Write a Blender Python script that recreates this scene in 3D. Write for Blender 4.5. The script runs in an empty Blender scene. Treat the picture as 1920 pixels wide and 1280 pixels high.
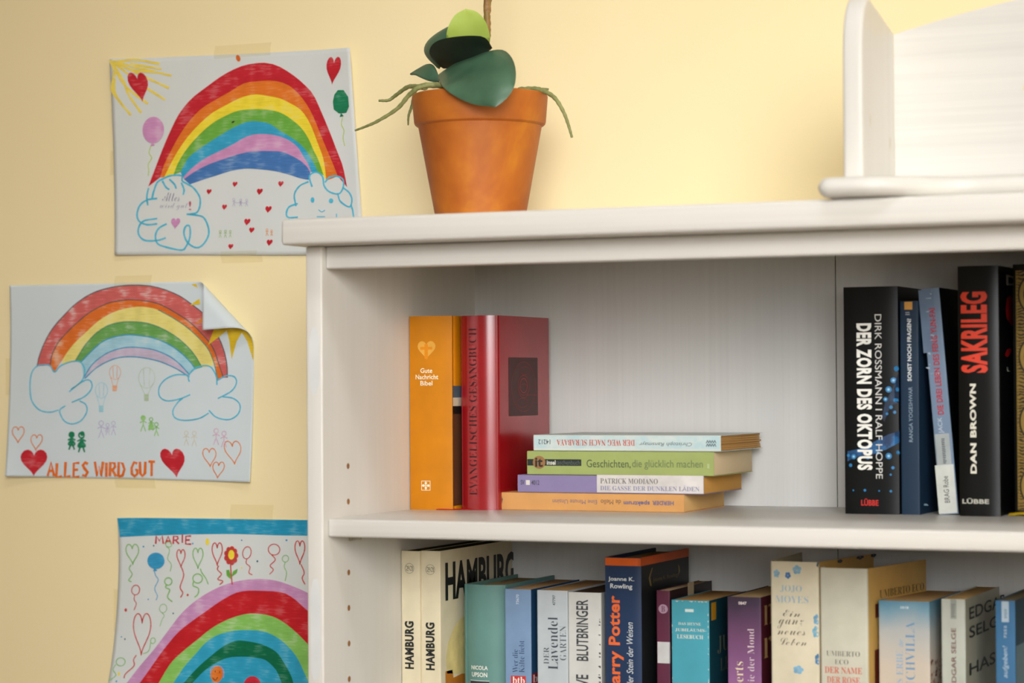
import bpy, bmesh, math, random
from mathutils import Vector, Matrix, Euler
from mathutils.geometry import tessellate_polygon

scene = bpy.context.scene
COL = scene.collection
R = math.radians
random.seed(7)

# ------------------------------------------------------------------ camera
cam_d = bpy.data.cameras.new('camera')
cam_d.sensor_width = 36.0
cam_d.lens = 85.0
cam_d.clip_start = 0.05
cam = bpy.data.objects.new('camera', cam_d)
COL.objects.link(cam)
yaw, pitch, roll = 0.4096, 0.0167, 0.0065
fw = Vector((-math.sin(yaw) * math.cos(pitch), math.cos(yaw) * math.cos(pitch), math.sin(pitch)))
rt = Vector((math.cos(yaw), math.sin(yaw), 0))
up = rt.cross(fw)
rt2 = rt * math.cos(roll) - up * math.sin(roll)
up2 = rt * math.sin(roll) + up * math.cos(roll)
cam.matrix_world = Matrix(((rt2.x, up2.x, -fw.x, 1.0241), (rt2.y, up2.y, -fw.y, -2.2283), (rt2.z, up2.z, -fw.z, 1.45), (0, 0, 0, 1)))
cam_d.dof.use_dof = True
cam_d.dof.focus_distance = 2.36
cam_d.dof.aperture_fstop = 5.6
scene.camera = cam

# ------------------------------------------------------------------ light
scene.view_settings.view_transform = 'Standard'
scene.view_settings.look = 'None'
scene.view_settings.gamma = 1.0
scene.view_settings.exposure = 0.0
scene.view_settings.use_curve_mapping = False

world = bpy.data.worlds.new('room_light')
scene.world = world
world.use_nodes = True
bg = world.node_tree.nodes['Background']
bg.inputs['Color'].default_value = (1.0, 0.80, 0.55, 1)
bg.inputs['Strength'].default_value = 0.24


def area(name, loc, target, sx, sy, power, color, spread=180):
    l = bpy.data.lights.new(name, 'AREA')
    l.shape = 'RECTANGLE'
    l.size, l.size_y, l.energy, l.color = sx, sy, power, color
    l.spread = R(spread)
    o = bpy.data.objects.new(name, l)
    COL.objects.link(o)
    o.location = loc
    o.rotation_euler = (Vector(target) - Vector(loc)).to_track_quat('-Z', 'Y').to_euler()
    return o


area('ceiling_lamp_light', (0.62, -1.20, 3.00), (0.4, -0.3, 1.3), 0.7, 0.22, 8.0, (0.98, 0.98, 1.0))
area('front_fill_light', (1.3, -2.6, 1.98), (0.22, 0, 1.30), 1.3, 1.1, 5.8, (0.985, 0.985, 1.0), 44)  # added fill lamp above the camera, narrowed so the left wall falls off
area('side_fill_light', (2.4, -1.5, 1.7), (0.0, -0.3, 1.35), 1.0, 1.3, 12.0, (1.0, 0.76, 0.48))  # added warm fill from the right for the left panel and spine gloss


# ------------------------------------------------------------------ materials
def lin(c):
    c = c / 255.0
    return c / 12.92 if c <= 0.04045 else ((c + 0.055) / 1.055) ** 2.4


def L3(rgb):
    return (lin(rgb[0]), lin(rgb[1]), lin(rgb[2]), 1)


_mats = {}


class Nodes:
    def __init__(self, name):
        self.m = bpy.data.materials.new(name)
        self.m.use_nodes = True
        self.t = self.m.node_tree
        self.b = self.t.nodes['Principled BSDF']

    def n(self, kind, **kw):
        x = self.t.nodes.new(kind)
        for k, v in kw.items():
            if k in x.inputs.keys():
                x.inputs[k].default_value = v
            else:
                setattr(x, k, v)
        return x

    def l(self, a, b):
        self.t.links.new(a, b)

    def coords(self, scale=(1, 1, 1), rot=(0, 0, 0)):
        tc = self.n('ShaderNodeTexCoord')
        mp = self.n('ShaderNodeMapping')
        mp.inputs['Scale'].default_value = scale
        mp.inputs['Rotation'].default_value = rot
        self.l(tc.outputs['Object'], mp.inputs['Vector'])
        return mp.outputs['Vector']

    def ramp(self, fac, stops):
        r = self.n('ShaderNodeValToRGB')
        e = r.color_ramp.elements
        while len(e) < len(stops):
            e.new(0.5)
        for x, (p, c) in zip(e, stops):
            x.position = p
            x.color = c
        self.l(fac, r.inputs['Fac'])
        return r.outputs['Color']


def mix3(a, b, t):
    return tuple(a[i] * (1 - t) + b[i] * t for i in range(3))


def plain(rgb, rough=0.5, var=0.04, scale=60, name='print', spec=0.4):
    key = ('p', tuple(rgb), rough, var, scale, spec)
    if key in _mats:
        return _mats[key]
    N = Nodes(name)
    v = N.coords()
    nz = N.n('ShaderNodeTexNoise', Scale=scale, Detail=3.0)
    N.l(v, nz.inputs['Vector'])
    dark = tuple(c * (1 - var) for c in rgb)
    lite = tuple(min(255, c * (1 + var)) for c in rgb)
    N.l(N.ramp(nz.outputs['Fac'], [(0.3, L3(dark)), (0.7, L3(lite))]), N.b.inputs['Base Color'])
    N.b.inputs['Roughness'].default_value = rough
    N.b.inputs['Specular IOR Level'].default_value = spec
    _mats[key] = N.m
    return N.m


def marker(rgb, pale=0.35, rot=20, strength=1.0):
    """felt pen or crayon: streaks of thinner colour along the strokes"""
    key = ('m', tuple(rgb), pale, rot)
    if key in _mats:
        return _mats[key]
    N = Nodes('felt_pen')
    v = N.coords((70, 1, 700), (0, R(rot), 0))
    nz = N.n('ShaderNodeTexNoise', Scale=1.0, Detail=4.0, Roughness=0.6)
    N.l(v, nz.inputs['Vector'])
    v2 = N.coords((60, 1, 60))
    n2 = N.n('ShaderNodeTexNoise', Scale=1.0, Detail=1.0)
    N.l(v2, n2.inputs['Vector'])
    ad = N.n('ShaderNodeMath', operation='ADD')
    N.l(nz.outputs['Fac'], ad.inputs[0])
    N.l(n2.outputs['Fac'], ad.inputs[1])
    hf = N.n('ShaderNodeMath', operation='MULTIPLY')
    hf.inputs[1].default_value = 0.5
    N.l(ad.outputs[0], hf.inputs[0])
    c = N.ramp(hf.outputs[0], [(0.38, L3(tuple(x * 0.94 for x in rgb))), (0.52, L3(rgb)), (0.66, L3(mix3(rgb, (232, 232, 226), pale)))])
    N.l(c, N.b.inputs['Base Color'])
    N.b.inputs['Roughness'].default_value = 0.7
    N.b.inputs['Specular IOR Level'].default_value = 0.2
    _mats[key] = N.m
    return N.m


def wood(axis='x', rgb=(236, 234, 227), bump=0.25):
    key = ('w', axis, rgb, bump)
    if key in _mats:
        return _mats[key]
    N = Nodes('white_painted_pine')
    sc = {'x': (1.2, 40, 90), 'z': (90, 40, 1.2), 'y': (60, 1.2, 60)}[axis]
    v = N.coords(sc)
    nz = N.n('ShaderNodeTexNoise', Scale=1.6, Detail=5.0, Roughness=0.55, Distortion=0.6)
    N.l(v, nz.inputs['Vector'])
    a = L3(tuple(c * (0.962 if axis == 'x' else 0.98) for c in rgb))
    N.l(N.ramp(nz.outputs['Fac'], [(0.3, a), (0.62, L3(rgb))]), N.b.inputs['Base Color'])
    bp = N.n('ShaderNodeBump', Strength=bump, Distance=0.0008)
    N.l(nz.outputs['Fac'], bp.inputs['Height'])
    N.l(bp.outputs['Normal'], N.b.inputs['Normal'])
    N.b.inputs['Roughness'].default_value = 0.38
    N.b.inputs['Specular IOR Level'].default_value = 0.4
    _mats[key] = N.m
    return N.m


def wall_paint():
    N = Nodes('yellow_wall_paint')
    v = N.coords()
    nz = N.n('ShaderNodeTexNoise', Scale=2.2, Detail=4.0)
    N.l(v, nz.inputs['Vector'])
    N.l(N.ramp(nz.outputs['Fac'], [(0.3, L3((250, 233, 184))), (0.7, L3((253, 237, 190)))]), N.b.inputs['Base Color'])
    n2 = N.n('ShaderNodeTexNoise', Scale=260.0, Detail=3.0)
    N.l(v, n2.inputs['Vector'])
    bp = N.n('ShaderNodeBump', Strength=0.12, Distance=0.001)
    N.l(n2.outputs['Fac'], bp.inputs['Height'])
    N.l(bp.outputs['Normal'], N.b.inputs['Normal'])
    N.b.inputs['Roughness'].default_value = 0.75
    N.b.inputs['Specular IOR Level'].default_value = 0.2
    return N.m


def pages(rgb):
    key = ('pg', tuple(rgb))
    if key in _mats:
        return _mats[key]
    N = Nodes('paper_pages')
    v = N.coords((1, 0, 0))
    wv = N.n('ShaderNodeTexWave', Scale=900.0, Distortion=1.5, Detail=2.0)
    N.l(v, wv.inputs['Vector'])
    N.l(N.ramp(wv.outputs['Fac'], [(0.1, L3(tuple(c * 0.86 for c in rgb))), (0.8, L3(rgb))]), N.b.inputs['Base Color'])
    N.b.inputs['Roughness'].default_value = 0.85
    N.b.inputs['Specular IOR Level'].default_value = 0.1
    _mats[key] = N.m
    return N.m


def gradient(stops, h, rough):
    N = Nodes('printed_gradient')
    tc = N.n('ShaderNodeTexCoord')
    sp = N.n('ShaderNodeSeparateXYZ')
    N.l(tc.outputs['Object'], sp.inputs[0])
    nz = N.n('ShaderNodeTexNoise', Scale=26.0, Detail=3.0)
    N.l(tc.outputs['Object'], nz.inputs['Vector'])
    ma = N.n('ShaderNodeMath', operation='MULTIPLY_ADD')
    ma.inputs[1].default_value = 1.0 / h
    N.l(sp.outputs['Z'], ma.inputs[0])
    mb = N.n('ShaderNodeMath', operation='MULTIPLY_ADD')
    mb.inputs[1].default_value = 0.12
    mb.inputs[2].default_value = -0.06
    N.l(nz.outputs['Fac'], mb.inputs[0])
    N.l(mb.outputs[0], ma.inputs[2])
    N.l(N.ramp(ma.outputs[0], [(p, L3(c)) for p, c in stops]), N.b.inputs['Base Color'])
    N.b.inputs['Roughness'].default_value = rough
    return N.m


def speckled(rgb, rgb2, scale, lo=0.42, hi=0.6, rough=0.5):
    N = Nodes('mottled_print')
    v = N.coords()
    nz = N.n('ShaderNodeTexNoise', Scale=scale, Detail=5.0, Roughness=0.65)
    N.l(v, nz.inputs['Vector'])
    N.l(N.ramp(nz.outputs['Fac'], [(lo, L3(rgb)), (hi, L3(rgb2))]), N.b.inputs['Base Color'])
    N.b.inputs['Roughness'].default_value = rough
    return N.m


def terracotta():
    N = Nodes('terracotta_clay')
    v = N.coords((1, 1, 1))
    nz = N.n('ShaderNodeTexNoise', Scale=14.0, Detail=4.0, Roughness=0.55, Distortion=0.4)
    N.l(v, nz.inputs['Vector'])
    N.l(N.ramp(nz.outputs['Fac'], [(0.25, L3((160, 78, 20))), (0.5, L3((190, 106, 28))), (0.75, L3((224, 146, 36)))]), N.b.inputs['Base Color'])
    n2 = N.n('ShaderNodeTexNoise', Scale=420.0, Detail=2.0)
    N.l(v, n2.inputs['Vector'])
    bp = N.n('ShaderNodeBump', Strength=0.08, Distance=0.0006)
    N.l(n2.outputs['Fac'], bp.inputs['Height'])
    N.l(bp.outputs['Normal'], N.b.inputs['Normal'])
    N.b.inputs['Roughness'].default_value = 0.55
    return N.m


def tape_mat():
    N = Nodes('clear_sticky_tape')
    tr = N.n('ShaderNodeBsdfTransparent')
    tr.inputs['Color'].default_value = L3((253, 252, 247))
    mx = N.n('ShaderNodeMixShader')
    mx.inputs['Fac'].default_value = 0.06
    N.b.inputs['Base Color'].default_value = L3((232, 216, 170))
    N.b.inputs['Roughness'].default_value = 0.3
    out = N.t.nodes['Material Output']
    N.l(tr.outputs[0], mx.inputs[1])
    N.l(N.b.outputs[0], mx.inputs[2])
    N.l(mx.outputs[0], out.inputs['Surface'])
    return N.m


def ornament_mat():
    N = Nodes('gold_ornament_print')
    v = N.coords((1, 1, 1))
    vo = N.n('ShaderNodeTexVoronoi', Scale=150.0)
    N.l(v, vo.inputs['Vector'])
    wv = N.n('ShaderNodeTexWave', wave_type='RINGS', Scale=110.0, Distortion=9.0, Detail=2.0)
    N.l(v, wv.inputs['Vector'])
    ad = N.n('ShaderNodeMath', operation='MULTIPLY')
    N.l(vo.outputs['Distance'], ad.inputs[0])
    ad.inputs[1].default_value = 0.6
    ae = N.n('ShaderNodeMath', operation='ADD')
    N.l(ad.outputs[0], ae.inputs[0])
    N.l(wv.outputs['Fac'], ae.inputs[1])
    N.l(N.ramp(ae.outputs[0], [(0.35, L3((30, 24, 12))), (0.75, L3((112, 88, 34))), (1.0, L3((140, 112, 52)))]), N.b.inputs['Base Color'])
    N.b.inputs['Roughness'].default_value = 0.4
    return N.m


# ------------------------------------------------------------------ mesh helpers
class MB:
    def __init__(self):
        self.v, self.f, self.mi = [], [], []

    def add(self, verts, faces, mi=0):
        k = len(self.v)
        self.v += [tuple(p) for p in verts]
        for f in faces:
            self.f.append([k + i for i in f])
            self.mi.append(mi)

    def quad(self, a, b, c, d, mi=0):
        self.add([a, b, c, d], [(0, 1, 2, 3)], mi)

    def box(self, x0, x1, y0, y1, z0, z1, mi=0, bevel=0.0, seg=3):
        bm = bmesh.new()
        bmesh.ops.create_cube(bm, size=1.0)
        for q in bm.verts:
            q.co = Vector(((x0 + x1) / 2 + q.co.x * (x1 - x0), (y0 + y1) / 2 + q.co.y * (y1 - y0), (z0 + z1) / 2 + q.co.z * (z1 - z0)))
        if bevel:
            bmesh.ops.bevel(bm, geom=list(bm.edges), offset=bevel, segments=seg, affect='EDGES', profile=0.5)
        bm.verts.index_update()
        self.add([tuple(q.co) for q in bm.verts], [[q.index for q in f.verts] for f in bm.faces], mi)
        bm.free()

    def tube(self, pts, rad, n=10, mi=0):
        pts = [Vector(p) for p in pts]
        rings = []
        for i, p in enumerate(pts):
            d = (pts[min(i + 1, len(pts) - 1)] - pts[max(i - 1, 0)]).normalized()
            a = d.orthogonal().normalized() if i == 0 else (prev - d * prev.dot(d)).normalized()
            prev = a
            b = d.cross(a)
            r = rad[i] if isinstance(rad, (list, tuple)) else rad
            rings.append([p + a * r * math.cos(2 * math.pi * k / n) + b * r * math.sin(2 * math.pi * k / n) for k in range(n)])
        vs = [q for ring in rings for q in ring]
        fs = []
        for i in range(len(pts) - 1):
            for k in range(n):
                fs.append((i * n + k, i * n + (k + 1) % n, (i + 1) * n + (k + 1) % n, (i + 1) * n + k))
        fs.append(tuple(reversed(range(n))))
        fs.append(tuple((len(pts) - 1) * n + k for k in range(n)))
        self.add(vs, fs, mi)

    def lathe(self, prof, n=72, mi=0):
        vs, fs = [], []
        for r, z in prof:
            for k in range(n):
                a = 2 * math.pi * k / n
                vs.append((r * math.cos(a), r * math.sin(a), z))
        for i in range(len(prof) - 1):
            for k in range(n):
                fs.append((i * n + k, i * n + (k + 1) % n, (i + 1) * n + (k + 1) % n, (i + 1) * n + k))
        self.add(vs, fs, mi)

    def build(self, name, mats, parent=None, smooth=None, loc=(0, 0, 0), clean=True):
        me = bpy.data.meshes.new(name)
        me.from_pydata(self.v, [], self.f)
        for m in (mats if isinstance(mats, (list, tuple)) else [mats]):
            me.materials.append(m)
        me.polygons.foreach_set('material_index', self.mi)
        if clean:
            bm = bmesh.new()
            bm.from_mesh(me)
            bmesh.ops.recalc_face_normals(bm, faces=bm.faces)
            bm.to_mesh(me)
            bm.free()
        if smooth:
            me.polygons.foreach_set('use_smooth', [True] * len(me.polygons))
            me.set_sharp_from_angle(angle=R(smooth))
        me.update()
        o = bpy.data.objects.new(name, me)
        COL.objects.link(o)
        o.location = loc
        if parent:
            o.parent = parent
        return o


def tag(o, label=None, cat=None, group=None, kind=None):
    if label:
        o['label'] = label
    if cat:
        o['category'] = cat
    if group:
        o['group'] = group
    if kind:
        o['kind'] = kind
    return o


def empty(name, loc, rot=(0, 0, 0)):
    o = bpy.data.objects.new(name, None)
    o.empty_display_size = 0.03
    COL.objects.link(o)
    o.location = loc
    o.rotation_euler = rot
    return o


def smooth_line(pts, n=6):
    """Catmull-Rom through 2-D or 3-D points"""
    P = [Vector(p) for p in pts]
    if len(P) < 3:
        return P
    P = [P[0] * 2 - P[1]] + P + [P[-1] * 2 - P[-2]]
    out = []
    for i in range(1, len(P) - 2):
        a, b, c, d = P[i - 1], P[i], P[i + 1], P[i + 2]
        for k in range(n):
            t = k / n
            out.append(0.5 * ((2 * b) + (c - a) * t + (2 * a - 5 * b + 4 * c - d) * t * t + (3 * b - a - 3 * c + d) * t ** 3))
    out.append(P[-2])
    return out


def resample(pts, n):
    d = [0]
    for a, b in zip(pts, pts[1:]):
        d.append(d[-1] + (b - a).length)
    out, j = [], 0
    for k in range(n):
        s = d[-1] * k / (n - 1)
        while j < len(d) - 2 and d[j + 1] < s:
            j += 1
        t = (s - d[j]) / max(1e-9, d[j + 1] - d[j])
        out.append(pts[j].lerp(pts[j + 1], t))
    return out


# letters: glyph outlines of the built-in font, filled and fitted into a box
UP = 'ABCDEFGHIJKLMNOPQRSTUVWXYZ'
LO = UP.lower()


def fancy(s, cap, low, dig=None):
    r = ''
    for ch in s:
        if ch in UP:
            r += chr(cap + UP.index(ch))
        elif ch in LO:
            r += chr(low + LO.index(ch))
        else:
            r += ch
    return r


FONT = {  # curve offset, shear, stretch of the glyph map
    'sans': (0.0, 0.0, None), 'semi': (0.012, 0.0, None), 'bold': (0.03, 0.0, None), 'heavy': (0.042, 0.0, None), 'xheavy': (0.05, 0.0, None), 'cond': (0.016, 0.0, None), 'condb': (0.035, 0.0, None),
    'ital': (0.0, 0.25, None), 'serif': (-0.014, 0.0, (0x1D400, 0x1D41A)), 'serifb': (0.0, 0.0, (0x1D400, 0x1D41A)),
    'script': (-0.012, 0.0, (0x1D4D0, 0x1D4EA)),
}
_glyphs = {}


def glyphs(s, font):
    """2-D verts in the unit square (s right, t up) and faces"""
    key = (s, font)
    if key in _glyphs:
        return _glyphs[key]
    off, shear, mp = FONT[font]
    cu = bpy.data.curves.new('lettering', 'FONT')
    cu.body = fancy(s, *mp) if mp else s
    cu.offset = off
    cu.shear = shear
    cu.resolution_u = 3
    cu.space_character = {'heavy': 1.07, 'xheavy': 1.12, 'bold': 1.04}.get(font, 1.0)
    o = bpy.data.objects.new('lettering', cu)
    COL.objects.link(o)
    bpy.context.view_layer.update()
    me = bpy.data.meshes.new_from_object(o.evaluated_get(bpy.context.evaluated_depsgraph_get()))
    vs = [(v.co.x, v.co.y) for v in me.vertices]
    fs = [list(p.vertices) for p in me.polygons]
    bpy.data.objects.remove(o)
    bpy.data.curves.remove(cu)
    bpy.data.meshes.remove(me)
    x0, x1 = min(v[0] for v in vs), max(v[0] for v in vs)
    y0, y1 = min(v[1] for v in vs), max(v[1] for v in vs)
    r = ([((x - x0) / (x1 - x0), (y - y0) / (y1 - y0)) for x, y in vs], fs)
    _glyphs[key] = r
    return r


def ring_pts(cx, cy, rx, ry, n=24, rot=0.0):
    return [(cx + rx * math.cos(a) * math.cos(rot) - ry * math.sin(a) * math.sin(rot), cy + rx * math.cos(a) * math.sin(rot) + ry * math.sin(a) * math.cos(rot))
            for a in [2 * math.pi * k / n for k in range(n)]]


def heart_pts(x0, y0, x1, y1, n=28, lean=0.0):
    out = []
    for k in range(n):
        t = 2 * math.pi * k / n
        x = 16 * math.sin(t) ** 3 / 34 + 0.5
        y = (13 * math.cos(t) - 5 * math.cos(2 * t) - 2 * math.cos(3 * t) - math.cos(4 * t) + 17) / 29.3
        out.append((x0 + (x1 - x0) * (x + lean * (y - 0.5)), y0 + (y1 - y0) * y))
    return out


def tri(poly):
    return [list(t) for t in tessellate_polygon([[Vector((p[0], p[1], 0)) for p in poly]])]


# ------------------------------------------------------------------ the room
WHITE = (219, 217, 210)
WX, WZ, WY = wood('x', WHITE), wood('z', WHITE), wood('y', WHITE)
RAW = plain((150, 104, 58), 0.8, 0.1, 200, 'raw_pine')

mb = MB()
mb.box(-2.2, 2.6, 0.004, 0.12, 0.0, 2.75)
tag(mb.build('wall_back', wall_paint()), kind='structure')
mb = MB()
mb.box(-2.2, 2.6, -4.2, 0.12, -0.05, 0.0)
tag(mb.build('floor', speckled((150, 128, 100), (166, 142, 112), 9, 0.3, 0.7, 0.4)), kind='structure')

# ------------------------------------------------------------------ bookcase
D, T = 0.3294, 0.0162
ZT, ZTB = 1.5943, 1.5716
ZS, ZSB = 1.3295, 1.3134
XR0 = 0.768
case = tag(empty('bookcase', (0, 0, 0)), 'white painted pine bookcase with open shelves holding the books', 'bookcase')
mb = MB()
mb.box(-0.0094, XR0 + T + 0.0094, -D - 0.0285, 0.003, ZTB, ZT, bevel=0.003)
mb.build('top_board', WX, case, 40)


def side_panel(x0, x1, inner, sgn):
    m = MB()
    m.box(x0, x1, -D, 0.0032, 0.0, ZTB - 0.0002, bevel=0.0016)
    # bored peg holes: little cups sunk to raw wood, in both hole rows
    for yy in (-0.281, -0.06):
        for k in range(-5, 14):
            z = 1.3747 - 0.032 * k + 0.0002
            if k < 0 or z < 0.9 or abs(z - 1.3107) < 0.006:
                continue
            q = ring_pts(yy, z, 0.0027, 0.0027, 14)
            xi = inner + sgn * 0.0002
            m.add([(xi, a, b) for a, b in q], [list(range(14))], 1)
    if sgn > 0:   # touched-up patches of cooler white on the front edge
        for z0, z1 in ((1.187, 1.277), (1.44, 1.50)):
            q = [(x0 + 0.0035, z0 + 0.008), (x0 + 0.006, z0), (x1 - 0.006, z0 + 0.001), (x1 - 0.0028, z0 + 0.012), (x1 - 0.003, z1 - 0.01), (x1 - 0.006, z1), (x0 + 0.006, z1 - 0.001), (x0 + 0.0032, z1 - 0.012)]
            m.add([(a, -D - 0.0001, b) for a, b in q], [list(range(8))], 2)
    return m.build('side_panel', [WZ, RAW, plain((217, 221, 220), 0.45, 0.02, 30, 'touch_up_paint')], case, 40)


side_panel(0.0, T, T, 1)
side_panel(XR0, XR0 + T, XR0, -1)
mb = MB()
mb.box(T + 0.0005, XR0 - 0.0005, -D + 0.0062, -D + 0.024, 1.5515, ZTB - 0.0003, bevel=0.002)
mb.build('front_rail', WX, case, 40)
for x0, x1 in ((T - 0.004, 0.3917), (0.3925, XR0 + 0.004)):
    mb = MB()
    mb.box(x0, x1, 0.0, 0.0034, 0.06, ZTB - 0.0005, bevel=0.0004, seg=1)
    mb.build('back_panel', wood('z', (208, 208, 205), 0.35), case)
for zt in (ZS, 1.0735, 0.80, 0.50, 0.10):
    mb = MB()
    mb.box(T + 0.0006, XR0 - 0.0006, -D + 0.0077, -0.0004, zt - 0.0161, zt, bevel=0.0022)
    mb.build('shelf', WX, case, 40)
# shelf pins under the adjustable shelf
steel = plain((178, 172, 152), 0.35, 0.06, 80, 'shelf_pin_metal', 0.6)
for x, s in ((T, 1), (XR0, -1)):
    for yy in (-0.274, -0.06):
        mb = MB()
        mb.tube([(x - s * 0.004, yy, ZSB - 0.0028), (x + s * 0.009, yy, ZSB - 0.0028)], 0.0024, 12)
        mb.box(min(x, x + s * 0.0015), max(x, x + s * 0.0015), yy - 0.006, yy + 0.006, ZSB - 0.0062, ZSB - 0.0003, bevel=0.0005, seg=1)
        mb.build('shelf_pin', steel, case, 40)

# ------------------------------------------------------------------ white topper unit on the bookcase
TX0, TX1 = 0.4816, 0.7760
topper = tag(empty('shelf_topper', (0.63, -0.30, ZT)), 'white wooden topper shelf with rounded end panel standing on the bookcase top', 'shelf')
ox, oy, oz = topper.location
m = MB()
prof = []
BT = 0.0172
NX = 40


def front_y(x):
    """serpentine front edge: it swells at both ends and draws back in the middle"""
    e = min(x - TX0, TX1 - x)
    k = max(0.0, min(1.0, (e - 0.035) / 0.085))
    k = k * k * (3 - 2 * k)
    y = -0.373 + 0.038 * k
    c = max(0.0, 0.011 - e)
    if c > 0:
        y += 0.011 - math.sqrt(max(0.0, 0.011 ** 2 - c * c))
    return y


xs = [TX0 + 0.011 * (1 - math.cos(math.pi / 2 * k / 6)) for k in range(7)] + [TX0 + 0.011 + (TX1 - TX0 - 0.022) * k / NX for k in range(1, NX)] + [TX1 - 0.011 * (1 - math.cos(math.pi / 2 * k / 6)) for k in range(6, -1, -1)]
rb = BT / 2 - 0.0006
sec = [(1 - math.cos(a), math.sin(a)) for a in [math.pi * (k / 10 - 0.5) for k in range(11)]]
vs, fs = [], []
for x in xs:
    e = min(x - TX0, TX1 - x)
    # the ends are rounded over too
    sc = 1.0 if e > rb else math.sqrt(max(0.02, 1 - ((rb - e) / rb) ** 2))
    fy = front_y(x)
    row = [(x, -0.228, -rb * sc)] + [(x, fy + rb * (c - 0.0) * 1.0, rb * s * sc) for c, s in [(1 - math.cos(a), math.sin(a)) for a in [math.pi * (k / 10 - 0.5) for k in range(11)]]] + [(x, -0.228, rb * sc)]
    vs += [(a - ox, b - oy, c + BT / 2 + ZT - oz + 0.0001) for a, b, c in row]
nr = 13
for i in range(len(xs) - 1):
    for k in range(nr):
        fs.append((i * nr + k, i * nr + (k + 1) % nr, (i + 1) * nr + (k + 1) % nr, (i + 1) * nr + k))
fs.append(tuple(range(nr)))
fs.append(tuple((len(xs) - 1) * nr + k for k in reversed(range(nr))))
m.add(vs, fs)
m.build('base_board', WX, topper, 50)


def topper_side(x0, x1):
    """end panel: straight front edge, round shoulder, then falling towards the back"""
    zb, ztop, yf, yb = ZT + BT, 1.760, -0.335, -0.2345
    pr = [(yb, zb), (yf, zb), (yf, ztop - 0.045)]
    pr += [(yf + 0.028 * (1 - math.cos(a)), ztop - 0.045 + 0.047 * math.sin(a)) for a in [R(10 * k) for k in range(1, 9)]]
    pr += [(yb - 0.03, 1.7500), (yb, 1.7405)]
    bm = bmesh.new()
    a = [bm.verts.new((x0 - ox, y - oy, z - oz)) for y, z in pr]
    b = [bm.verts.new((x1 - ox, y - oy, z - oz)) for y, z in pr]
    n = len(pr)
    bm.faces.new(a)
    bm.faces.new(list(reversed(b)))
    for i in range(n):
        bm.faces.new((a[i], b[i], b[(i + 1) % n], a[(i + 1) % n]))
    bmesh.ops.recalc_face_normals(bm, faces=bm.faces)
    ed = [e for e in bm.edges if abs(e.verts[0].co.x - e.verts[1].co.x) < 1e-6 and min(e.verts[0].co.z, e.verts[1].co.z) > zb - oz - 1 and max(e.verts[0].co.y, e.verts[1].co.y) < yb - oy - 0.001]
    bmesh.ops.bevel(bm, geom=ed, offset=0.0028, segments=4, affect='EDGES', profile=0.5)
    bm.verts.index_update()
    k = MB()
    k.add([tuple(v.co) for v in bm.verts], [[v.index for v in f.verts] for f in bm.faces])
    bm.free()
    if x1 < 0.6:   # two small dents in the inner face
        for y, z, h in ((-0.312, 1.661, 0.006), (-0.249, 1.647, 0.006)):
            q = ring_pts(y - oy, z - oz, 0.0011, h, 12)
            k.add([(x1 - ox + 0.0001, p, w) for p, w in q], [list(range(12))], 1)
    k.build('end_panel', [WZ, plain((214, 200, 170), 0.7, 0.1, 200, 'bare_wood')], topper, 40)


topper_side(0.4942, 0.5108)
topper_side(0.7470, 0.7636)
m = MB()
pts = [(0.5110, 1.7405)]
for k in range(1, 21):
    x = 0.5110 + (0.7468 - 0.5110) * k / 20
    q = abs(x - 0.6289) / 0.1179
    pts.append((x, 1.7405 + 0.024 * (1 - q ** 1.25)))
pts += [(0.7468, ZT + BT), (0.5110, ZT + BT)]
n = len(pts)
m.add([(x - ox, -0.2345 - oy, z - oz) for x, z in pts] + [(x - ox, -0.2285 - oy, z - oz) for x, z in pts],
      [list(range(n)), list(range(2 * n - 1, n - 1, -1))] + [(i, (i + 1) % n, n + (i + 1) % n, n + i) for i in range(n)])
m.build('back_board', WX, topper)
m = MB()
for k in range(5):
    a = 2 * math.pi * k / 5
    q = ring_pts(0.6222 + 0.0016 * math.cos(a), 1.6895 + 0.0016 * math.sin(a), 0.0015, 0.0009, 10, a)
    m.add([(x - ox, -0.2348 - oy, z - oz) for x, z in q], [list(range(10))])
m.build('painted_flower', plain((216, 204, 120), 0.5), topper)

# ------------------------------------------------------------------ potted orchid
plant = tag(empty('potted_orchid', (0.0903, -0.15, ZT)), 'leafy orchid in a round terracotta pot on top of the white bookcase', 'plant')
px, py, pz = plant.location
pot = MB()
H = 1.7208 - ZT
pr = [(0.0, 0.0), (0.0395, 0.0), (0.0408, 0.0015), (0.0434, 0.0153), (0.0583, H - 0.0302), (0.0592, H - 0.0300), (0.0614, H - 0.0284), (0.0622, H - 0.0262), (0.0642, H - 0.0025), (0.0637, H - 0.0008), (0.0626, H), (0.0602, H - 0.0008), (0.0590, H - 0.003), (0.0572, H - 0.022), (0.0, H - 0.022)]
pot.lathe(pr, 96)
pot.build('flower_pot', terracotta(), plant, 32)
bark = MB()
rnd = random.Random(3)
for k in range(70):
    a, r = rnd.uniform(0, 6.283), 0.050 * math.sqrt(rnd.random())
    x, y, z = r * math.cos(a), r * math.sin(a), H - 0.018 + rnd.uniform(-0.003, 0.004)
    s = rnd.uniform(0.003, 0.006)
    mat = Euler((rnd.uniform(0, 3), rnd.uniform(0, 3), rnd.uniform(0, 3))).to_matrix()
    cs = [mat @ Vector((i * s, j * s * 0.8, h * s * 0.5)) + Vector((x, y, z)) for i in (-1, 1) for j in (-1, 1) for h in (-1, 1)]
    bark.add(cs, [(0, 1, 3, 2), (4, 6, 7, 5), (0, 4, 5, 1), (2, 3, 7, 6), (0, 2, 6, 4), (1, 5, 7, 3)])
tag(bark.build('bark_chips', speckled((70, 48, 30), (120, 86, 54), 200), plant), kind='stuff')

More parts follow.
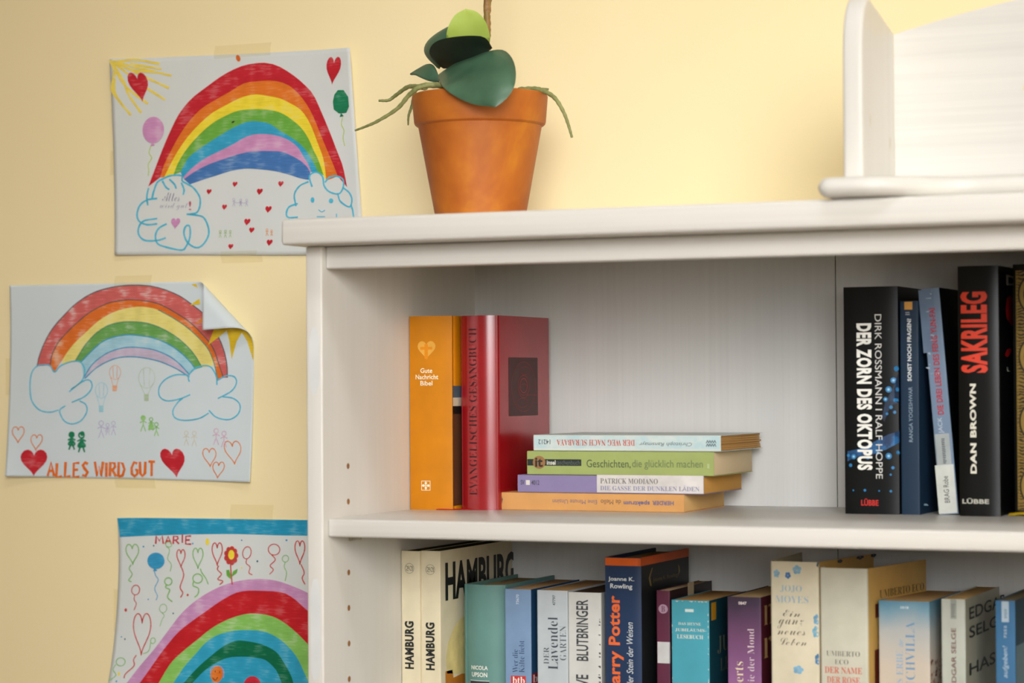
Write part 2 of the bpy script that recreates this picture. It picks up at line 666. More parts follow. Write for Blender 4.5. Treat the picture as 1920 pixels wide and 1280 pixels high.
LEAVES = {
 'A': [
    [(605, -1780, 17388), (814, -1820, 17486), (1052, -1870, 17539), (1304, -1920, 17563), (1461, -2020, 17464), (1544, -2120, 17304), (1558, -2220, 17148), (1497, -2280, 17042), (1425, -2320, 16983)] ,
    [(623, -1820, 17364), (874, -2030, 17319), (1133, -2170, 17273), (1325, -2270, 17155), (1425, -2320, 16983)] ,
    [(614, -1800, 17344), (852, -2195, 17205), (1005, -2240, 17104), (1203, -2290, 17021), (1425, -2320, 16983)] ,
 ],
 'B': [
    [(590, -1650, 17461), (543, -1800, 17545), (572, -1900, 17613), (701, -2000, 17671), (935, -2080, 17685), (1147, -2080, 17678), (1200, -2000, 17656), (1191, -1850, 17590)] ,
    [(590, -1650, 17461), (706, -1820, 17517), (861, -1920, 17577), (1053, -1950, 17607), (1191, -1850, 17590)] ,
    [(590, -1650, 17461), (781, -1750, 17435), (957, -1820, 17453), (1096, -1850, 17523), (1191, -1850, 17590)] ,
 ],
 'C': [
    [(677, -1680, 17601), (689, -1780, 17728), (730, -1820, 17827), (799, -1820, 17929), (898, -1800, 17982)] ,
    [(845, -1650, 17578), (881, -1720, 17699), (901, -1770, 17822), (902, -1790, 17918), (898, -1800, 17982)] ,
    [(1065, -1660, 17580), (1128, -1760, 17703), (1103, -1800, 17846), (1014, -1800, 17945), (898, -1800, 17982)] ,
 ],
 'D': [
    [(459, -1450, 17484), (307, -1400, 17607), (265, -1380, 17705), (345, -1400, 17798), (545, -1450, 17879), (669, -1500, 17890)] ,
    [(459, -1450, 17484), (428, -1500, 17605), (448, -1520, 17701), (531, -1520, 17796), (669, -1500, 17890)] ,
    [(459, -1450, 17484), (580, -1550, 17573), (622, -1560, 17686), (659, -1540, 17802), (669, -1500, 17890)] ,
 ],
 'E': [
    [(529, -1600, 17388), (451, -1550, 17506), (354, -1500, 17534), (237, -1450, 17505), (133, -1420, 17455)] ,
    [(538, -1620, 17360), (438, -1600, 17418), (341, -1550, 17445), (233, -1480, 17460), (133, -1420, 17455)] ,
    [(538, -1620, 17335), (447, -1620, 17348), (336, -1580, 17389), (224, -1500, 17436), (133, -1420, 17455)] ,
 ],
}
ROOTS = {
 'r1': [(684, -1700, 17269), (693, -1950, 17262), (560, -2050, 17250), (434, -2050, 17179), (306, -2050, 17055), (105, -2050, 16950), (-24, -2050, 16904), (-138, -2050, 16871)] ,
 'r2': [(453, -1750, 17276), (308, -1600, 17308), (149, -1500, 17325), (-7, -1450, 17258), (-82, -1450, 17216), (-185, -1450, 17217)] ,
 'r3': [(202, -1300, 17355), (64, -1150, 17345), (1, -1100, 17201), (-38, -1100, 17100), (-44, -1100, 17006)] ,
 'r4': [(1315, -1500, 17236), (1475, -1500, 17234), (1563, -1500, 17207), (1669, -1500, 17139), (1756, -1500, 17004), (1807, -1500, 16871), (1838, -1500, 16764)] ,
 'r5': [(1211, -1300, 17270), (1330, -1200, 17268), (1390, -1150, 17277), (1450, -1120, 17274)] ,
 'stem': [(738, -1500, 17321), (914, -1400, 17704), (920, -1350, 17877), (915, -1350, 18027), (918, -1300, 18167), (906, -1250, 18343), (849, -1200, 18590)] ,
}


def leaf_mat(a, b, under, rough=0.32):
    N = Nodes('orchid_leaf')
    v = N.coords((1, 1, 1))
    nz = N.n('ShaderNodeTexNoise', Scale=34.0, Detail=4.0)
    N.l(v, nz.inputs['Vector'])
    N.l(N.ramp(nz.outputs['Fac'], [(0.3, L3(a)), (0.7, L3(b))]), N.b.inputs['Base Color'])
    n2 = N.n('ShaderNodeTexNoise', Scale=700.0, Detail=2.0)
    N.l(v, n2.inputs['Vector'])
    bp = N.n('ShaderNodeBump', Strength=0.06, Distance=0.0005)
    N.l(n2.outputs['Fac'], bp.inputs['Height'])
    N.l(bp.outputs['Normal'], N.b.inputs['Normal'])
    N.b.inputs['Roughness'].default_value = rough
    N.b.inputs['Specular IOR Level'].default_value = 0.5
    return N.m


DARKLEAF = leaf_mat((56, 90, 68), (76, 112, 86), None, 0.4)
SHADELEAF = leaf_mat((13, 28, 18), (20, 38, 24), None, 0.6)  # shade on the leaf's underside is put into this near-black colour
BACKLITLEAF = leaf_mat((172, 198, 84), (190, 212, 104), None, 0.42)  # light shining through the upright leaf is put into this pale colour
EDGE = plain((150, 160, 90), 0.5, 0.08, 90, 'leaf_rim')


def leaf(key, mat):
    """lofted from upper edge over the midrib to the lower edge; thick and fleshy"""
    U, Mi, Lo = [[Vector(p) / 10000.0 - Vector((px, py, pz)) for p in e] for e in LEAVES[key]]
    n = 26
    U, Mi, Lo = [resample(smooth_line(e, 8), n) for e in (U, Mi, Lo)]
    top = []
    cols = 13
    for i in range(n):
        row = []
        for k in range(cols):
            t = k / (cols - 1) * 2 - 1
            # quadratic through the three rails so the blade is gently cupped
            a, b, c = U[i], Mi[i], Lo[i]
            row.append(a * (t * (t - 1) / 2) + b * (1 - t * t) + c * (t * (t + 1) / 2))
        top.append(row)
    th = 0.0011
    verts, norms = [], []
    for i in range(n):
        for k in range(cols):
            d1 = top[min(i + 1, n - 1)][k] - top[max(i - 1, 0)][k]
            d2 = top[i][min(k + 1, cols - 1)] - top[i][max(k - 1, 0)]
            nn = d1.cross(d2)
            nn = nn.normalized() if nn.length > 1e-10 else Vector((0, -1, 0))
            rim = (1 - (abs(k / (cols - 1) * 2 - 1)) ** 6) * (1 if 0 < i < n - 1 else 0.2)
            verts.append(top[i][k] + nn * th * rim)
            norms.append(top[i][k] - nn * th * rim)
    N0 = len(verts)
    allv = verts + norms
    fs = []
    for i in range(n - 1):
        for k in range(cols - 1):
            a, b, c, d = i * cols + k, i * cols + k + 1, (i + 1) * cols + k + 1, (i + 1) * cols + k
            fs.append((a, b, c, d))
            fs.append((N0 + d, N0 + c, N0 + b, N0 + a))
        for k in (0, cols - 1):
            a, d = i * cols + k, (i + 1) * cols + k
            fs.append((a, d, N0 + d, N0 + a) if k == 0 else (d, a, N0 + a, N0 + d))
    m = MB()
    m.add(allv, fs)
    return m.build('leaf', mat, plant, 60)


leaf('A', DARKLEAF)
o = leaf('B', SHADELEAF)
o['label'] = 'folded leaf coloured nearly black as in shade'
o = leaf('C', BACKLITLEAF)
o['label'] = 'upright leaf coloured bright lime as if backlit'
leaf('D', DARKLEAF)
leaf('E', DARKLEAF)
rootm = speckled((112, 118, 66), (150, 154, 96), 120, 0.35, 0.65, 0.6)
stemm = speckled((126, 116, 56), (150, 110, 60), 40, 0.35, 0.65, 0.5)
for key, r0, r1, nm in (('r1', 0.0024, 0.0007, 'aerial_root'), ('r2', 0.0021, 0.0009, 'aerial_root'), ('r3', 0.0019, 0.0006, 'aerial_root'), ('r4', 0.0021, 0.0009, 'aerial_root'), ('r5', 0.0012, 0.0008, 'aerial_root'), ('stem', 0.0026, 0.0022, 'flower_stem')):
    pts = smooth_line([Vector(p) / 10000.0 - Vector((px, py, pz)) for p in ROOTS[key]], 8)
    n = len(pts)
    m = MB()
    m.tube(pts, [1.3 * (r0 + (r1 - r0) * i / (n - 1)) * (1 + 0.10 * math.sin(i * 1.9)) for i in range(n)], 10)
    o = m.build(nm, rootm if nm != 'flower_stem' else stemm, plant, 60)
    if nm == 'flower_stem':   # a swollen node with a dry sheath
        q = pts[int(n * 0.52)]
        s = MB()
        s.tube([q + Vector((0, 0, -0.006)), q + Vector((0.0003, 0, -0.002)), q + Vector((0, 0, 0.003)), q + Vector((-0.001, 0, 0.009))], [0.0026, 0.0038, 0.0036, 0.0022], 10)
        s.build('stem_node', speckled((130, 92, 52), (176, 140, 84), 60), o, 60)

# ------------------------------------------------------------------ books
BOOKS = [
{'name': 'hardcover_book', 'label': 'thick orange yellow hardback book with pale heart emblem, touching the left side panel', 'group': 'books standing on the upper shelf', 'loc': (0.0169, -0.157, 1.3295), 'w': 45.3, 'h': 183.5, 'd': 135.0, 'kind': 'hard', 'items': [('heart', 's', [9.2, 142.0, 29.5, 160.0], (228, 168, 66)), ('cross', 's', [12.2, 145.0, 26.2, 156.8], (226, 140, 12)), ('text', 's', [12.9, 129.5, 25.5, 134.0], 'Gute', 'semi', (250, 240, 210), 'h'), ('text', 's', [7.5, 123.5, 31.6, 128.0], 'Nachricht', 'semi', (250, 240, 210), 'h'), ('text', 's', [12.8, 117.6, 25.6, 122.0], 'Bibel', 'semi', (250, 240, 210), 'h'), ('grid', 's', [13.1, 18.2, 22.8, 27.4], (245, 235, 205)), ('rect', 'c', [2.8, 106.0, 110.2, 117.1], (85, 100, 115)), ('rect', 'c', [2.6, 98.0, 110.0, 106.0], (215, 205, 180)), ('rect', 'c', [2.5, 90.4, 109.9, 98.0], (30, 27, 25)), ('rect', 'c', [2.4, 3.9, 109.8, 90.4], (95, 60, 40))], 'lean': 0, 'cover': (203, 127, 9), 'rough': 0.42, 'bulge': 2.5},
{'name': 'hardcover_book', 'label': 'dark red hardback book with dark spine lettering and black cover panel', 'group': 'books standing on the upper shelf', 'loc': (0.0662, -0.15, 1.3295), 'w': 38.3, 'h': 183.4, 'd': 131.3, 'kind': 'hard', 'items': [('text', 's', [10.7, 13.8, 19.0, 171.6], 'EVANGELISCHES GESANGBUCH', 'serif', (60, 10, 14), 'u'), ('panel', 'c', [30.9, 87.8, 102.1, 143.9], (66, 20, 18))], 'lean': 0, 'cover': (150, 14, 24), 'rough': 0.22, 'spec': 0.8, 'bulge': 6},
{'name': 'paperback_book', 'label': 'thick black paperback with white title and blue octopus tentacle along its spine', 'group': 'books standing on the upper shelf', 'loc': (0.4307, -0.112, 1.3295), 'w': 49.7, 'h': 203.8, 'd': 105.0, 'kind': 'hard2', 'items': [('text', 's', [29.0, 31.8, 35.2, 178.9], 'DIRK ROSSMANN I RALF HOPPE', 'sans', (215, 215, 210), 'd'), ('text', 's', [12.0, 39.4, 26.0, 171.0], 'DER ZORN DES OKTOPUS', 'xheavy', (240, 240, 232), 'd'), ('text', 's', [15.2, 7.5, 31.1, 14.0], 'LÜBBE', 'bold', (200, 45, 38), 'h'), ('tentacle', 's', [2.5, 35.3, 51.0, 130.8])], 'lean': 0, 'cover': (9, 12, 14), 'rough': 0.35},
{'name': 'paperback_book', 'label': 'slim navy blue paperback with orange square at the top of its spine', 'group': 'books standing on the upper shelf', 'loc': (0.4815, -0.108, 1.3295), 'w': 16.9, 'h': 190.3, 'd': 100.0, 'kind': 'paper', 'items': [('rect', 's', [4.5, 182.7, 11.7, 189.7], (205, 150, 70)), ('lines', 's', [5.4, 177.9, 10.7, 181.4], (150, 155, 160)), ('text', 's', [6.8, 118.9, 10.6, 174.7], 'SONST NOCH FRAGEN?', 'bold', (215, 220, 220), 'u'), ('text', 's', [7.7, 64.7, 11.1, 113.7], 'RANGA YOGESHWAR', 'sans', (140, 160, 175), 'u'), ('lines', 's', [20.7, 8.4, 24.6, 10.2], (120, 150, 165))], 'lean': 0, 'cover': (28, 50, 72), 'rough': 0.45},
{'name': 'library_book', 'label': 'worn pale blue paperback leaning left with white library label low on its spine', 'group': 'books standing on the upper shelf', 'loc': (0.516, -0.104, 1.3295), 'w': 16.2, 'h': 201.3, 'd': 98.0, 'kind': 'paper', 'items': [('rect', 's', [-2.6, 144.4, 10.8, 200.7], (105, 125, 150)), ('scratch', 's', [-1.6, 118.1, 10.4, 199.8], (160, 175, 190)), ('text', 's', [5.5, 88.6, 11.1, 183.8], 'DIE DREI LEBEN DES FENG YUN-FAI', 'bold', (176, 52, 60), 'u'), ('text', 's', [4.7, 72.0, 9.9, 86.2], 'JACK', 'sans', (190, 200, 210), 'u'), ('rect', 's', [0.1, 43.9, 13.9, 71.6], (165, 172, 172)), ('lines', 's', [6.6, 45.3, 9.8, 68.1], (70, 75, 80)), ('label', 's', [-1.3, 0.8, 15.4, 44.0], (205, 208, 200)), ('text', 's', [4.8, 10.3, 9.6, 34.0], 'BRAG Robe', 'sans', (40, 40, 40), 'u')], 'lean': -4.5, 'cover': (118, 138, 162), 'rough': 0.4, 'cover2': (6, 7, 7)},
{'name': 'hardcover_book', 'label': 'tall black hardback with large red upward lettering on its spine', 'group': 'books standing on the upper shelf', 'loc': (0.5361, -0.118, 1.3295), 'w': 35.8, 'h': 219.8, 'd': 115.0, 'kind': 'hard2', 'items': [('text', 's', [2.5, 125.8, 26.4, 197.1], 'SAKRILEG', 'heavy', (222, 66, 40), 'u'), ('text', 's', [10.2, 37.4, 15.8, 116.3], 'DAN BROWN', 'heavy', (226, 222, 205), 'u'), ('text', 's', [2.6, 10.9, 26.3, 15.9], 'LÜBBE', 'bold', (190, 188, 175), 'h'), ('text', 'c', [33.6, 203.7, 74.8, 212.9], 'D', 'bold', (200, 195, 180), 'h'), ('poly', 'c', [(29.9, 181.8), (35.9, 191.4), (48.5, 195.1), (62.1, 192.2), (60.9, 167.2), (47.3, 169.8), (34.0, 174.8)], (170, 14, 18)), ('poly', 'c', [(25.7, 141.1), (32.7, 145.9), (46.3, 147.9), (55.4, 146.1), (48.3, 142.2), (34.6, 139.7)], (170, 14, 18)), ('text', 'c', [33.1, 126.9, 50.1, 130.7], 'L', 'sans', (170, 168, 155), 'h')], 'lean': 0, 'cover': (8, 10, 10), 'rough': 0.33},
{'name': 'hardcover_book', 'label': 'black hardback with gold ornament covering its spine, rightmost on the upper shelf', 'group': 'books standing on the upper shelf', 'loc': (0.5802, -0.096, 1.3295), 'w': 36.2, 'h': 221.4, 'd': 92.0, 'kind': 'hard2', 'items': [('ornament', 's', [2.7, 4.7, 32.3, 215.7], (150, 120, 48))], 'lean': 0, 'cover': (8, 8, 7), 'rough': 0.4},
{'name': 'paperback_book', 'label': 'orange tan paperback lying at the bottom of the stack', 'group': 'paperbacks lying in a stack', 'loc': (0.099, -0.137, 1.346), 'w': 16.5, 'h': 187.6, 'd': 117.3, 'kind': 'paper', 'items': [('text', 's', [3.9, 3.1, 10.4, 6.9], '4020', 'semi', (95, 75, 60), 'd0'), ('text', 's', [5.9, 57.6, 10.0, 102.3], 'Eine Minute Unsinn', 'sans', (130, 115, 130), 'd'), ('text', 's', [5.5, 106.0, 9.9, 126.1], 'de Mello', 'sans', (125, 95, 80), 'd'), ('text', 's', [5.5, 128.7, 10.8, 154.4], 'spektrum', 'bold', (110, 105, 140), 'd'), ('text', 's', [6.1, 156.8, 9.9, 177.8], 'HERDER', 'bold', (110, 105, 140), 'd')], 'lean': 0, 'lying': True, 'cover': (212, 158, 96), 'rough': 0.5, 'page': (229, 187, 122)},
{'name': 'paperback_book', 'label': 'lilac and white paperback lying second from the bottom of the stack', 'group': 'paperbacks lying in a stack', 'loc': (0.1211, -0.137, 1.3627), 'w': 16.5, 'h': 184.4, 'd': 113.2, 'kind': 'paper', 'items': [('rect', 's', [-0.7, 80.1, 15.6, 184.4], (212, 208, 205)), ('text', 's', [4.8, 3.3, 9.3, 7.1], 'SV', 'semi', (70, 70, 80), 'u'), ('rect', 's', [5.0, 8.5, 9.5, 12.5], (215, 212, 205)), ('text', 's', [5.0, 14.2, 9.4, 22.3], '4012', 'semi', (80, 78, 90), 'u'), ('text', 's', [2.5, 83.6, 7.4, 140.3], 'PATRICK MODIANO', 'serifb', (120, 118, 115), 'u'), ('text', 's', [8.5, 83.5, 13.7, 180.5], 'DIE GASSE DER DUNKLEN LÄDEN', 'serifb', (140, 140, 170), 'u')], 'lean': 0, 'lying': True, 'cover': (138, 128, 168), 'rough': 0.5, 'page': (208, 156, 81)},
{'name': 'paperback_book', 'label': 'green paperback lying second from the top of the stack', 'group': 'paperbacks lying in a stack', 'loc': (0.1309, -0.137, 1.3851), 'w': 22.1, 'h': 184.7, 'd': 115.3, 'kind': 'paper', 'items': [('rect', 's', [7.6, 0.4, 13.7, 54.9], (38, 48, 46)), ('disc', 's', [4.6, 5.9, 16.7, 18.8], (150, 112, 72)), ('text', 's', [6.3, 8.3, 15.0, 16.1], 'it', 'bold', (45, 42, 38), 'u0'), ('text', 's', [8.5, 20.2, 12.9, 29.1], 'insel', 'bold', (210, 212, 200), 'u'), ('text', 's', [8.4, 29.4, 12.7, 53.5], 'taschenbuch', 'sans', (95, 105, 100), 'u'), ('text', 's', [7.7, 60.3, 16.0, 103.9], 'Geschichten,', 'sans', (78, 92, 66), 'u'), ('text', 's', [7.6, 105.5, 16.6, 174.2], 'die glücklich machen', 'sans', (108, 124, 84), 'u'), ('lines', 's', [10.8, 178.6, 15.6, 180.8], (190, 205, 160))], 'lean': 0, 'lying': True, 'cover': (158, 172, 104), 'rough': 0.5, 'page': (222, 201, 163)},
{'name': 'paperback_book', 'label': 'pale blue and white paperback lying on top of the stack with torn brown page edges', 'group': 'paperbacks lying in a stack', 'loc': (0.1376, -0.137, 1.4002), 'w': 14.8, 'h': 184.7, 'd': 124.9, 'kind': 'paper', 'items': [('speck', 's', [0.1, 0.4, 12.4, 184.3], (180, 208, 212)), ('text', 's', [4.3, 5.0, 8.8, 17.2], '14212', 'semi', (90, 100, 105), 'd'), ('text', 's', [4.3, 23.7, 9.9, 101.6], 'DER WEG NACH SURABAYA', 'serifb', (196, 92, 78), 'd'), ('text', 's', [5.7, 105.8, 10.1, 157.1], 'Christoph Ransmayr', 'ital', (100, 110, 112), 'd'), ('zig', 's', [4.0, 171.0, 10.7, 180.2], (95, 108, 112))], 'lean': 0, 'lying': True, 'cover': (206, 216, 212), 'rough': 0.5, 'page': (196, 152, 91), 'torn': True},
{'name': 'softcover_book', 'label': 'cream softcover book touching the left side panel on the lower shelf', 'group': 'books standing on the lower shelf', 'loc': (0.0168, -0.1745, 1.0735), 'w': 19.5, 'h': 217.9, 'd': 171.0, 'kind': 'paper', 'items': [('ring', 's', [4.1, 197.3, 13.7, 205.8], (95, 92, 80)), ('text', 's', [5.1, 199.1, 12.9, 204.0], '𝔅𝔄', 'sans', (70, 68, 60), 'h'), ('text', 's', [3.7, 107.1, 13.2, 151.9], 'HAMBURG', 'heavy', (28, 30, 28), 'u')], 'lean': 0, 'cover': (218, 208, 178), 'rough': 0.5, 'page': (60, 55, 40)},
{'name': 'softcover_book', 'label': 'second cream softcover book with tall black lettering on its exposed cover', 'group': 'books standing on the lower shelf', 'loc': (0.036, -0.172, 1.0735), 'w': 20.4, 'h': 218.2, 'd': 169.0, 'kind': 'paper', 'items': [('ring', 's', [5.4, 196.5, 15.1, 204.9], (95, 92, 80)), ('text', 's', [6.5, 198.3, 14.3, 203.1], '𝔅𝔄', 'sans', (70, 68, 60), 'h'), ('text', 's', [5.1, 106.5, 14.5, 151.1], 'HAMBURG', 'heavy', (28, 30, 28), 'u'), ('text', 'c', [10.7, 170.3, 175.6, 206.8], 'HAMBURG', 'condb', (24, 28, 27), 'h'), ('poly', 'c', [(13.4, 102.2), (11.2, 116.0), (16.2, 130.5), (28.3, 142.9), (42.9, 150.7), (65.1, 153.8), (102.6, 140.0), (112.1, 91.1)], (222, 205, 140)), ('poly', 'c', [(9.6, 83.6), (9.9, 104.6), (25.4, 104.4), (27.7, 96.6), (47.1, 98.4), (89.2, 93.7), (88.9, 74.1)], (190, 120, 40))], 'lean': 0, 'cover': (218, 208, 178), 'rough': 0.5, 'page': (60, 55, 40)},
{'name': 'hardcover_book', 'label': 'rounded teal hardback book between the cream softcovers and a light blue paperback', 'group': 'books standing on the lower shelf', 'loc': (0.0673, -0.146, 1.0735), 'w': 41.3, 'h': 185.4, 'd': 128.0, 'kind': 'hard', 'items': [('text', 's', [7.9, 105.4, 25.8, 109.3], 'NICOLA', 'bold', (225, 228, 220), 'h'), ('text', 's', [8.4, 98.6, 25.2, 103.0], 'UPSON', 'bold', (225, 228, 220), 'h'), ('rect', 's', [6.7, 95.4, 27.1, 95.0], (235, 235, 228)), ('rect', 's', [6.7, 83.4, 27.0, 94.5], (42, 58, 62))], 'lean': 0, 'cover': (98, 140, 134), 'rough': 0.5, 'bulge': 7},
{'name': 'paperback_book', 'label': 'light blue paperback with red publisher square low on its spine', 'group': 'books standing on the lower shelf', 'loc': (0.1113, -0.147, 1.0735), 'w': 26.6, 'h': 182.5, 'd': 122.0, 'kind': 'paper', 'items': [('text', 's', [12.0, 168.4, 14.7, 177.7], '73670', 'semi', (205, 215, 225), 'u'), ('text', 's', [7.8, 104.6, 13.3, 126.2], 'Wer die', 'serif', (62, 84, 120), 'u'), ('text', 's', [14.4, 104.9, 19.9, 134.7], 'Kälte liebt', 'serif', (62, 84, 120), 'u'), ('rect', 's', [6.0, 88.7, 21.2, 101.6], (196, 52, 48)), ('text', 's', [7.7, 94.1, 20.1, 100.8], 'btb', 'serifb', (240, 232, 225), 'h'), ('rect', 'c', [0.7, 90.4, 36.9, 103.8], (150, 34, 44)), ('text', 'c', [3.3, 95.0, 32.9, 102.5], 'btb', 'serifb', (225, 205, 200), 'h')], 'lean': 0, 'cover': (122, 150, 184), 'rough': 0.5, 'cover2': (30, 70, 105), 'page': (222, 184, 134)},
{'name': 'paperback_book', 'label': 'pale grey blue paperback with dark garden novel lettering on its spine', 'group': 'books standing on the lower shelf', 'loc': (0.1454, -0.15, 1.0735), 'w': 30.8, 'h': 182.6, 'd': 125.0, 'kind': 'paper', 'items': [('text', 's', [16.0, 168.8, 18.8, 178.4], '47797', 'semi', (80, 88, 95), 'u'), ('text', 's', [6.6, 114.2, 11.9, 130.0], 'DER', 'serif', (85, 92, 98), 'u'), ('text', 's', [11.2, 109.3, 21.0, 157.9], 'Lavendel', 'serif', (62, 70, 80), 'u'), ('text', 's', [22.9, 118.3, 29.3, 150.0], 'GARTEN', 'serif', (90, 98, 104), 'u')], 'lean': 0, 'cover': (186, 195, 200), 'rough': 0.5, 'page': (217, 175, 122)},
{'name': 'paperback_book', 'label': 'white cracked paperback with bold dark upward lettering, left of the orange topped navy book', 'group': 'books standing on the lower shelf', 'loc': (0.1767, -0.15, 1.0735), 'w': 32.7, 'h': 181.7, 'd': 122.0, 'kind': 'paper', 'items': [('text', 's', [8.2, 118.6, 20.2, 175.1], 'BLUTBRINGER', 'cond', (62, 66, 68), 'u'), ('text', 's', [7.7, 95.4, 20.0, 105.9], 'VE', 'cond', (62, 66, 68), 'u'), ('scratch', 's', [29.4, 93.9, 32.1, 157.6], (60, 60, 58))], 'lean': 0, 'cover': (205, 206, 202), 'rough': 0.5, 'page': (74, 58, 44), 'cover2': (160, 162, 160)},
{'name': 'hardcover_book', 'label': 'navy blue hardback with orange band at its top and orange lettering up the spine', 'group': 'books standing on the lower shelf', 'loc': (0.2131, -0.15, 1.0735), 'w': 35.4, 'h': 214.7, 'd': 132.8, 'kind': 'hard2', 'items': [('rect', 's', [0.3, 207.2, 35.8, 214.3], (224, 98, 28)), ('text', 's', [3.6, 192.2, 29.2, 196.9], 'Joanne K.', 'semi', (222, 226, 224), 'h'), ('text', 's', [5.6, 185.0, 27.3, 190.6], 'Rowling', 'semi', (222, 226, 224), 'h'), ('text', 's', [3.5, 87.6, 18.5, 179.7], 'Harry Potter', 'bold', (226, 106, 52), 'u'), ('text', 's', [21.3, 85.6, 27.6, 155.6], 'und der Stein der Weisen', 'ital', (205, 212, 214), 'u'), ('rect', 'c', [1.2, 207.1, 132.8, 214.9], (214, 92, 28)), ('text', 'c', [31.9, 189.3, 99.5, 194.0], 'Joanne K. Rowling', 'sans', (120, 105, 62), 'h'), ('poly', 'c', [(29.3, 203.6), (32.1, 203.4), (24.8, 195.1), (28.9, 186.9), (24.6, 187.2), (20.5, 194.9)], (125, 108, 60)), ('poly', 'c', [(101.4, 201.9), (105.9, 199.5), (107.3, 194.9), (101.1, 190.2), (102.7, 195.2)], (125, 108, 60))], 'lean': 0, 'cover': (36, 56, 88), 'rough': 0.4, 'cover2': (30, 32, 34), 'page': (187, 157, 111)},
{'name': 'paperback_book', 'label': 'slim burgundy book with white band and pale round emblem on its spine', 'group': 'books standing on the lower shelf', 'loc': (0.2581, -0.135, 1.0735), 'w': 13.1, 'h': 184.2, 'd': 119.7, 'kind': 'paper', 'items': [('disc', 's', [2.3, 163.2, 11.3, 171.7], (172, 140, 160)), ('text', 's', [5.0, 164.8, 8.6, 170.0], '𝐁', 'sans', (110, 70, 90), 'h'), ('rect', 's', [-0.0, 117.7, 13.0, 137.2], (206, 206, 204)), ('rect', 'c', [49.6, 168.7, 67.0, 187.6], (196, 176, 140))], 'lean': 0, 'cover': (96, 44, 66), 'rough': 0.45, 'cover2': (34, 18, 24), 'page': (229, 205, 163)},
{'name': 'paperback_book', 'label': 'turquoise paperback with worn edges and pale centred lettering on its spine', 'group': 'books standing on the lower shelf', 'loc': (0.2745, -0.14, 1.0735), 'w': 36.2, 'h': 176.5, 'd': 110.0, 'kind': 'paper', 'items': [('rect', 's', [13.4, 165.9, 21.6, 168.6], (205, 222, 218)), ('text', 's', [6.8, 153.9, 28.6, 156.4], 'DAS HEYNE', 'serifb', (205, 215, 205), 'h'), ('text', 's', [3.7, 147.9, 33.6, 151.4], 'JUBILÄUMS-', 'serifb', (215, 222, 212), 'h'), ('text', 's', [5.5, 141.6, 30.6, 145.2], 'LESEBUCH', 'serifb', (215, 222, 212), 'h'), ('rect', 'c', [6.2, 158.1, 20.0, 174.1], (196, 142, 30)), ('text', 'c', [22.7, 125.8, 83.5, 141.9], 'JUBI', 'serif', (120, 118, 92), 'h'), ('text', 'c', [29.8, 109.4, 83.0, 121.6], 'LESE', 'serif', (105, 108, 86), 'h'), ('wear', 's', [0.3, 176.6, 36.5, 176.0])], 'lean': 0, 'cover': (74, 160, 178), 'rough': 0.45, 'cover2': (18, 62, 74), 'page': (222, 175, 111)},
{'name': 'paperback_book', 'label': 'purple paperback with cream upward lettering, right of the turquoise book', 'group': 'books standing on the lower shelf', 'loc': (0.3289, -0.142, 1.0735), 'w': 31.7, 'h': 181.3, 'd': 122.0, 'kind': 'paper', 'items': [('text', 's', [10.7, 174.3, 18.5, 177.1], '0847', 'bold', (220, 210, 205), 'h'), ('text', 's', [19.0, 99.2, 25.3, 153.0], 'wie der Mond', 'serif', (220, 200, 205), 'u'), ('text', 's', [6.2, 55.3, 14.9, 123.1], 'Nora Roberts', 'serif', (230, 215, 180), 'u'), ('text', 'c', [7.2, 155.3, 36.8, 173.5], 'n', 'serif', (206, 168, 112), 'h'), ('text', 'c', [6.4, 125.6, 31.2, 144.1], 'r', 'serif', (206, 168, 112), 'h')], 'lean': 0, 'cover': (92, 58, 92), 'rough': 0.4, 'grad': [(0, (84, 56, 88)), (0.55, (150, 100, 150)), (0.8, (112, 72, 108)), (0.95, (70, 52, 76)), (1, (60, 48, 66))], 'cover2': (84, 28, 42), 'page': (229, 198, 146)},
{'name': 'hardcover_book', 'label': 'cream hardback scattered with small blue flowers and handwritten style lettering', 'group': 'books standing on the lower shelf', 'loc': (0.3772, -0.166, 1.0735), 'w': 44.4, 'h': 216.1, 'd': 118.0, 'kind': 'jacket', 'items': [('text', 's', [9.3, 189.0, 29.1, 195.2], 'JOJO', 'serif', (150, 178, 196), 'h'), ('text', 's', [4.7, 179.6, 35.0, 185.9], 'MOYES', 'serif', (150, 178, 196), 'h'), ('text', 's', [11.6, 167.5, 27.4, 173.6], 'Ein', 'script', (110, 100, 86), 'h'), ('text', 's', [6.5, 156.6, 30.7, 164.9], 'ganz', 'script', (110, 100, 86), 'h'), ('text', 's', [6.4, 151.4, 32.1, 155.3], 'neues', 'script', (110, 100, 86), 'h'), ('text', 's', [7.9, 142.3, 33.0, 148.6], 'Leben', 'script', (110, 100, 86), 'h'), ('flower', 's', [2.7, 201.3, 9.1, 209.2], (134, 174, 196)), ('flower', 's', [20.5, 204.7, 29.2, 213.4], (134, 176, 200)), ('flower', 's', [13.6, 200.7, 19.4, 207.1], (70, 120, 175)), ('flower', 's', [20.2, 116.9, 30.4, 124.9], (124, 172, 200)), ('flower', 's', [39.1, 160.6, 44.9, 170.7], (110, 165, 195)), ('flower', 's', [38.1, 149.3, 44.8, 160.3], (115, 170, 195)), ('flower', 's', [40.3, 125.4, 45.0, 136.0], (60, 120, 165)), ('flower', 's', [42.4, 211.2, 45.8, 216.3], (50, 80, 90)), ('flower', 'c', [37.7, 212.4, 50.1, 215.7], (40, 62, 84)), ('flower', 'c', [78.9, 212.6, 96.4, 217.4], (40, 62, 84)), ('flower', 'c', [110.6, 212.9, 123.8, 216.8], (40, 62, 84))], 'lean': 0, 'cover': (216, 208, 182), 'rough': 0.5, 'cover2': (196, 158, 92), 'flare': (-3, 9), 'page': (222, 193, 134), 'recess': 9},
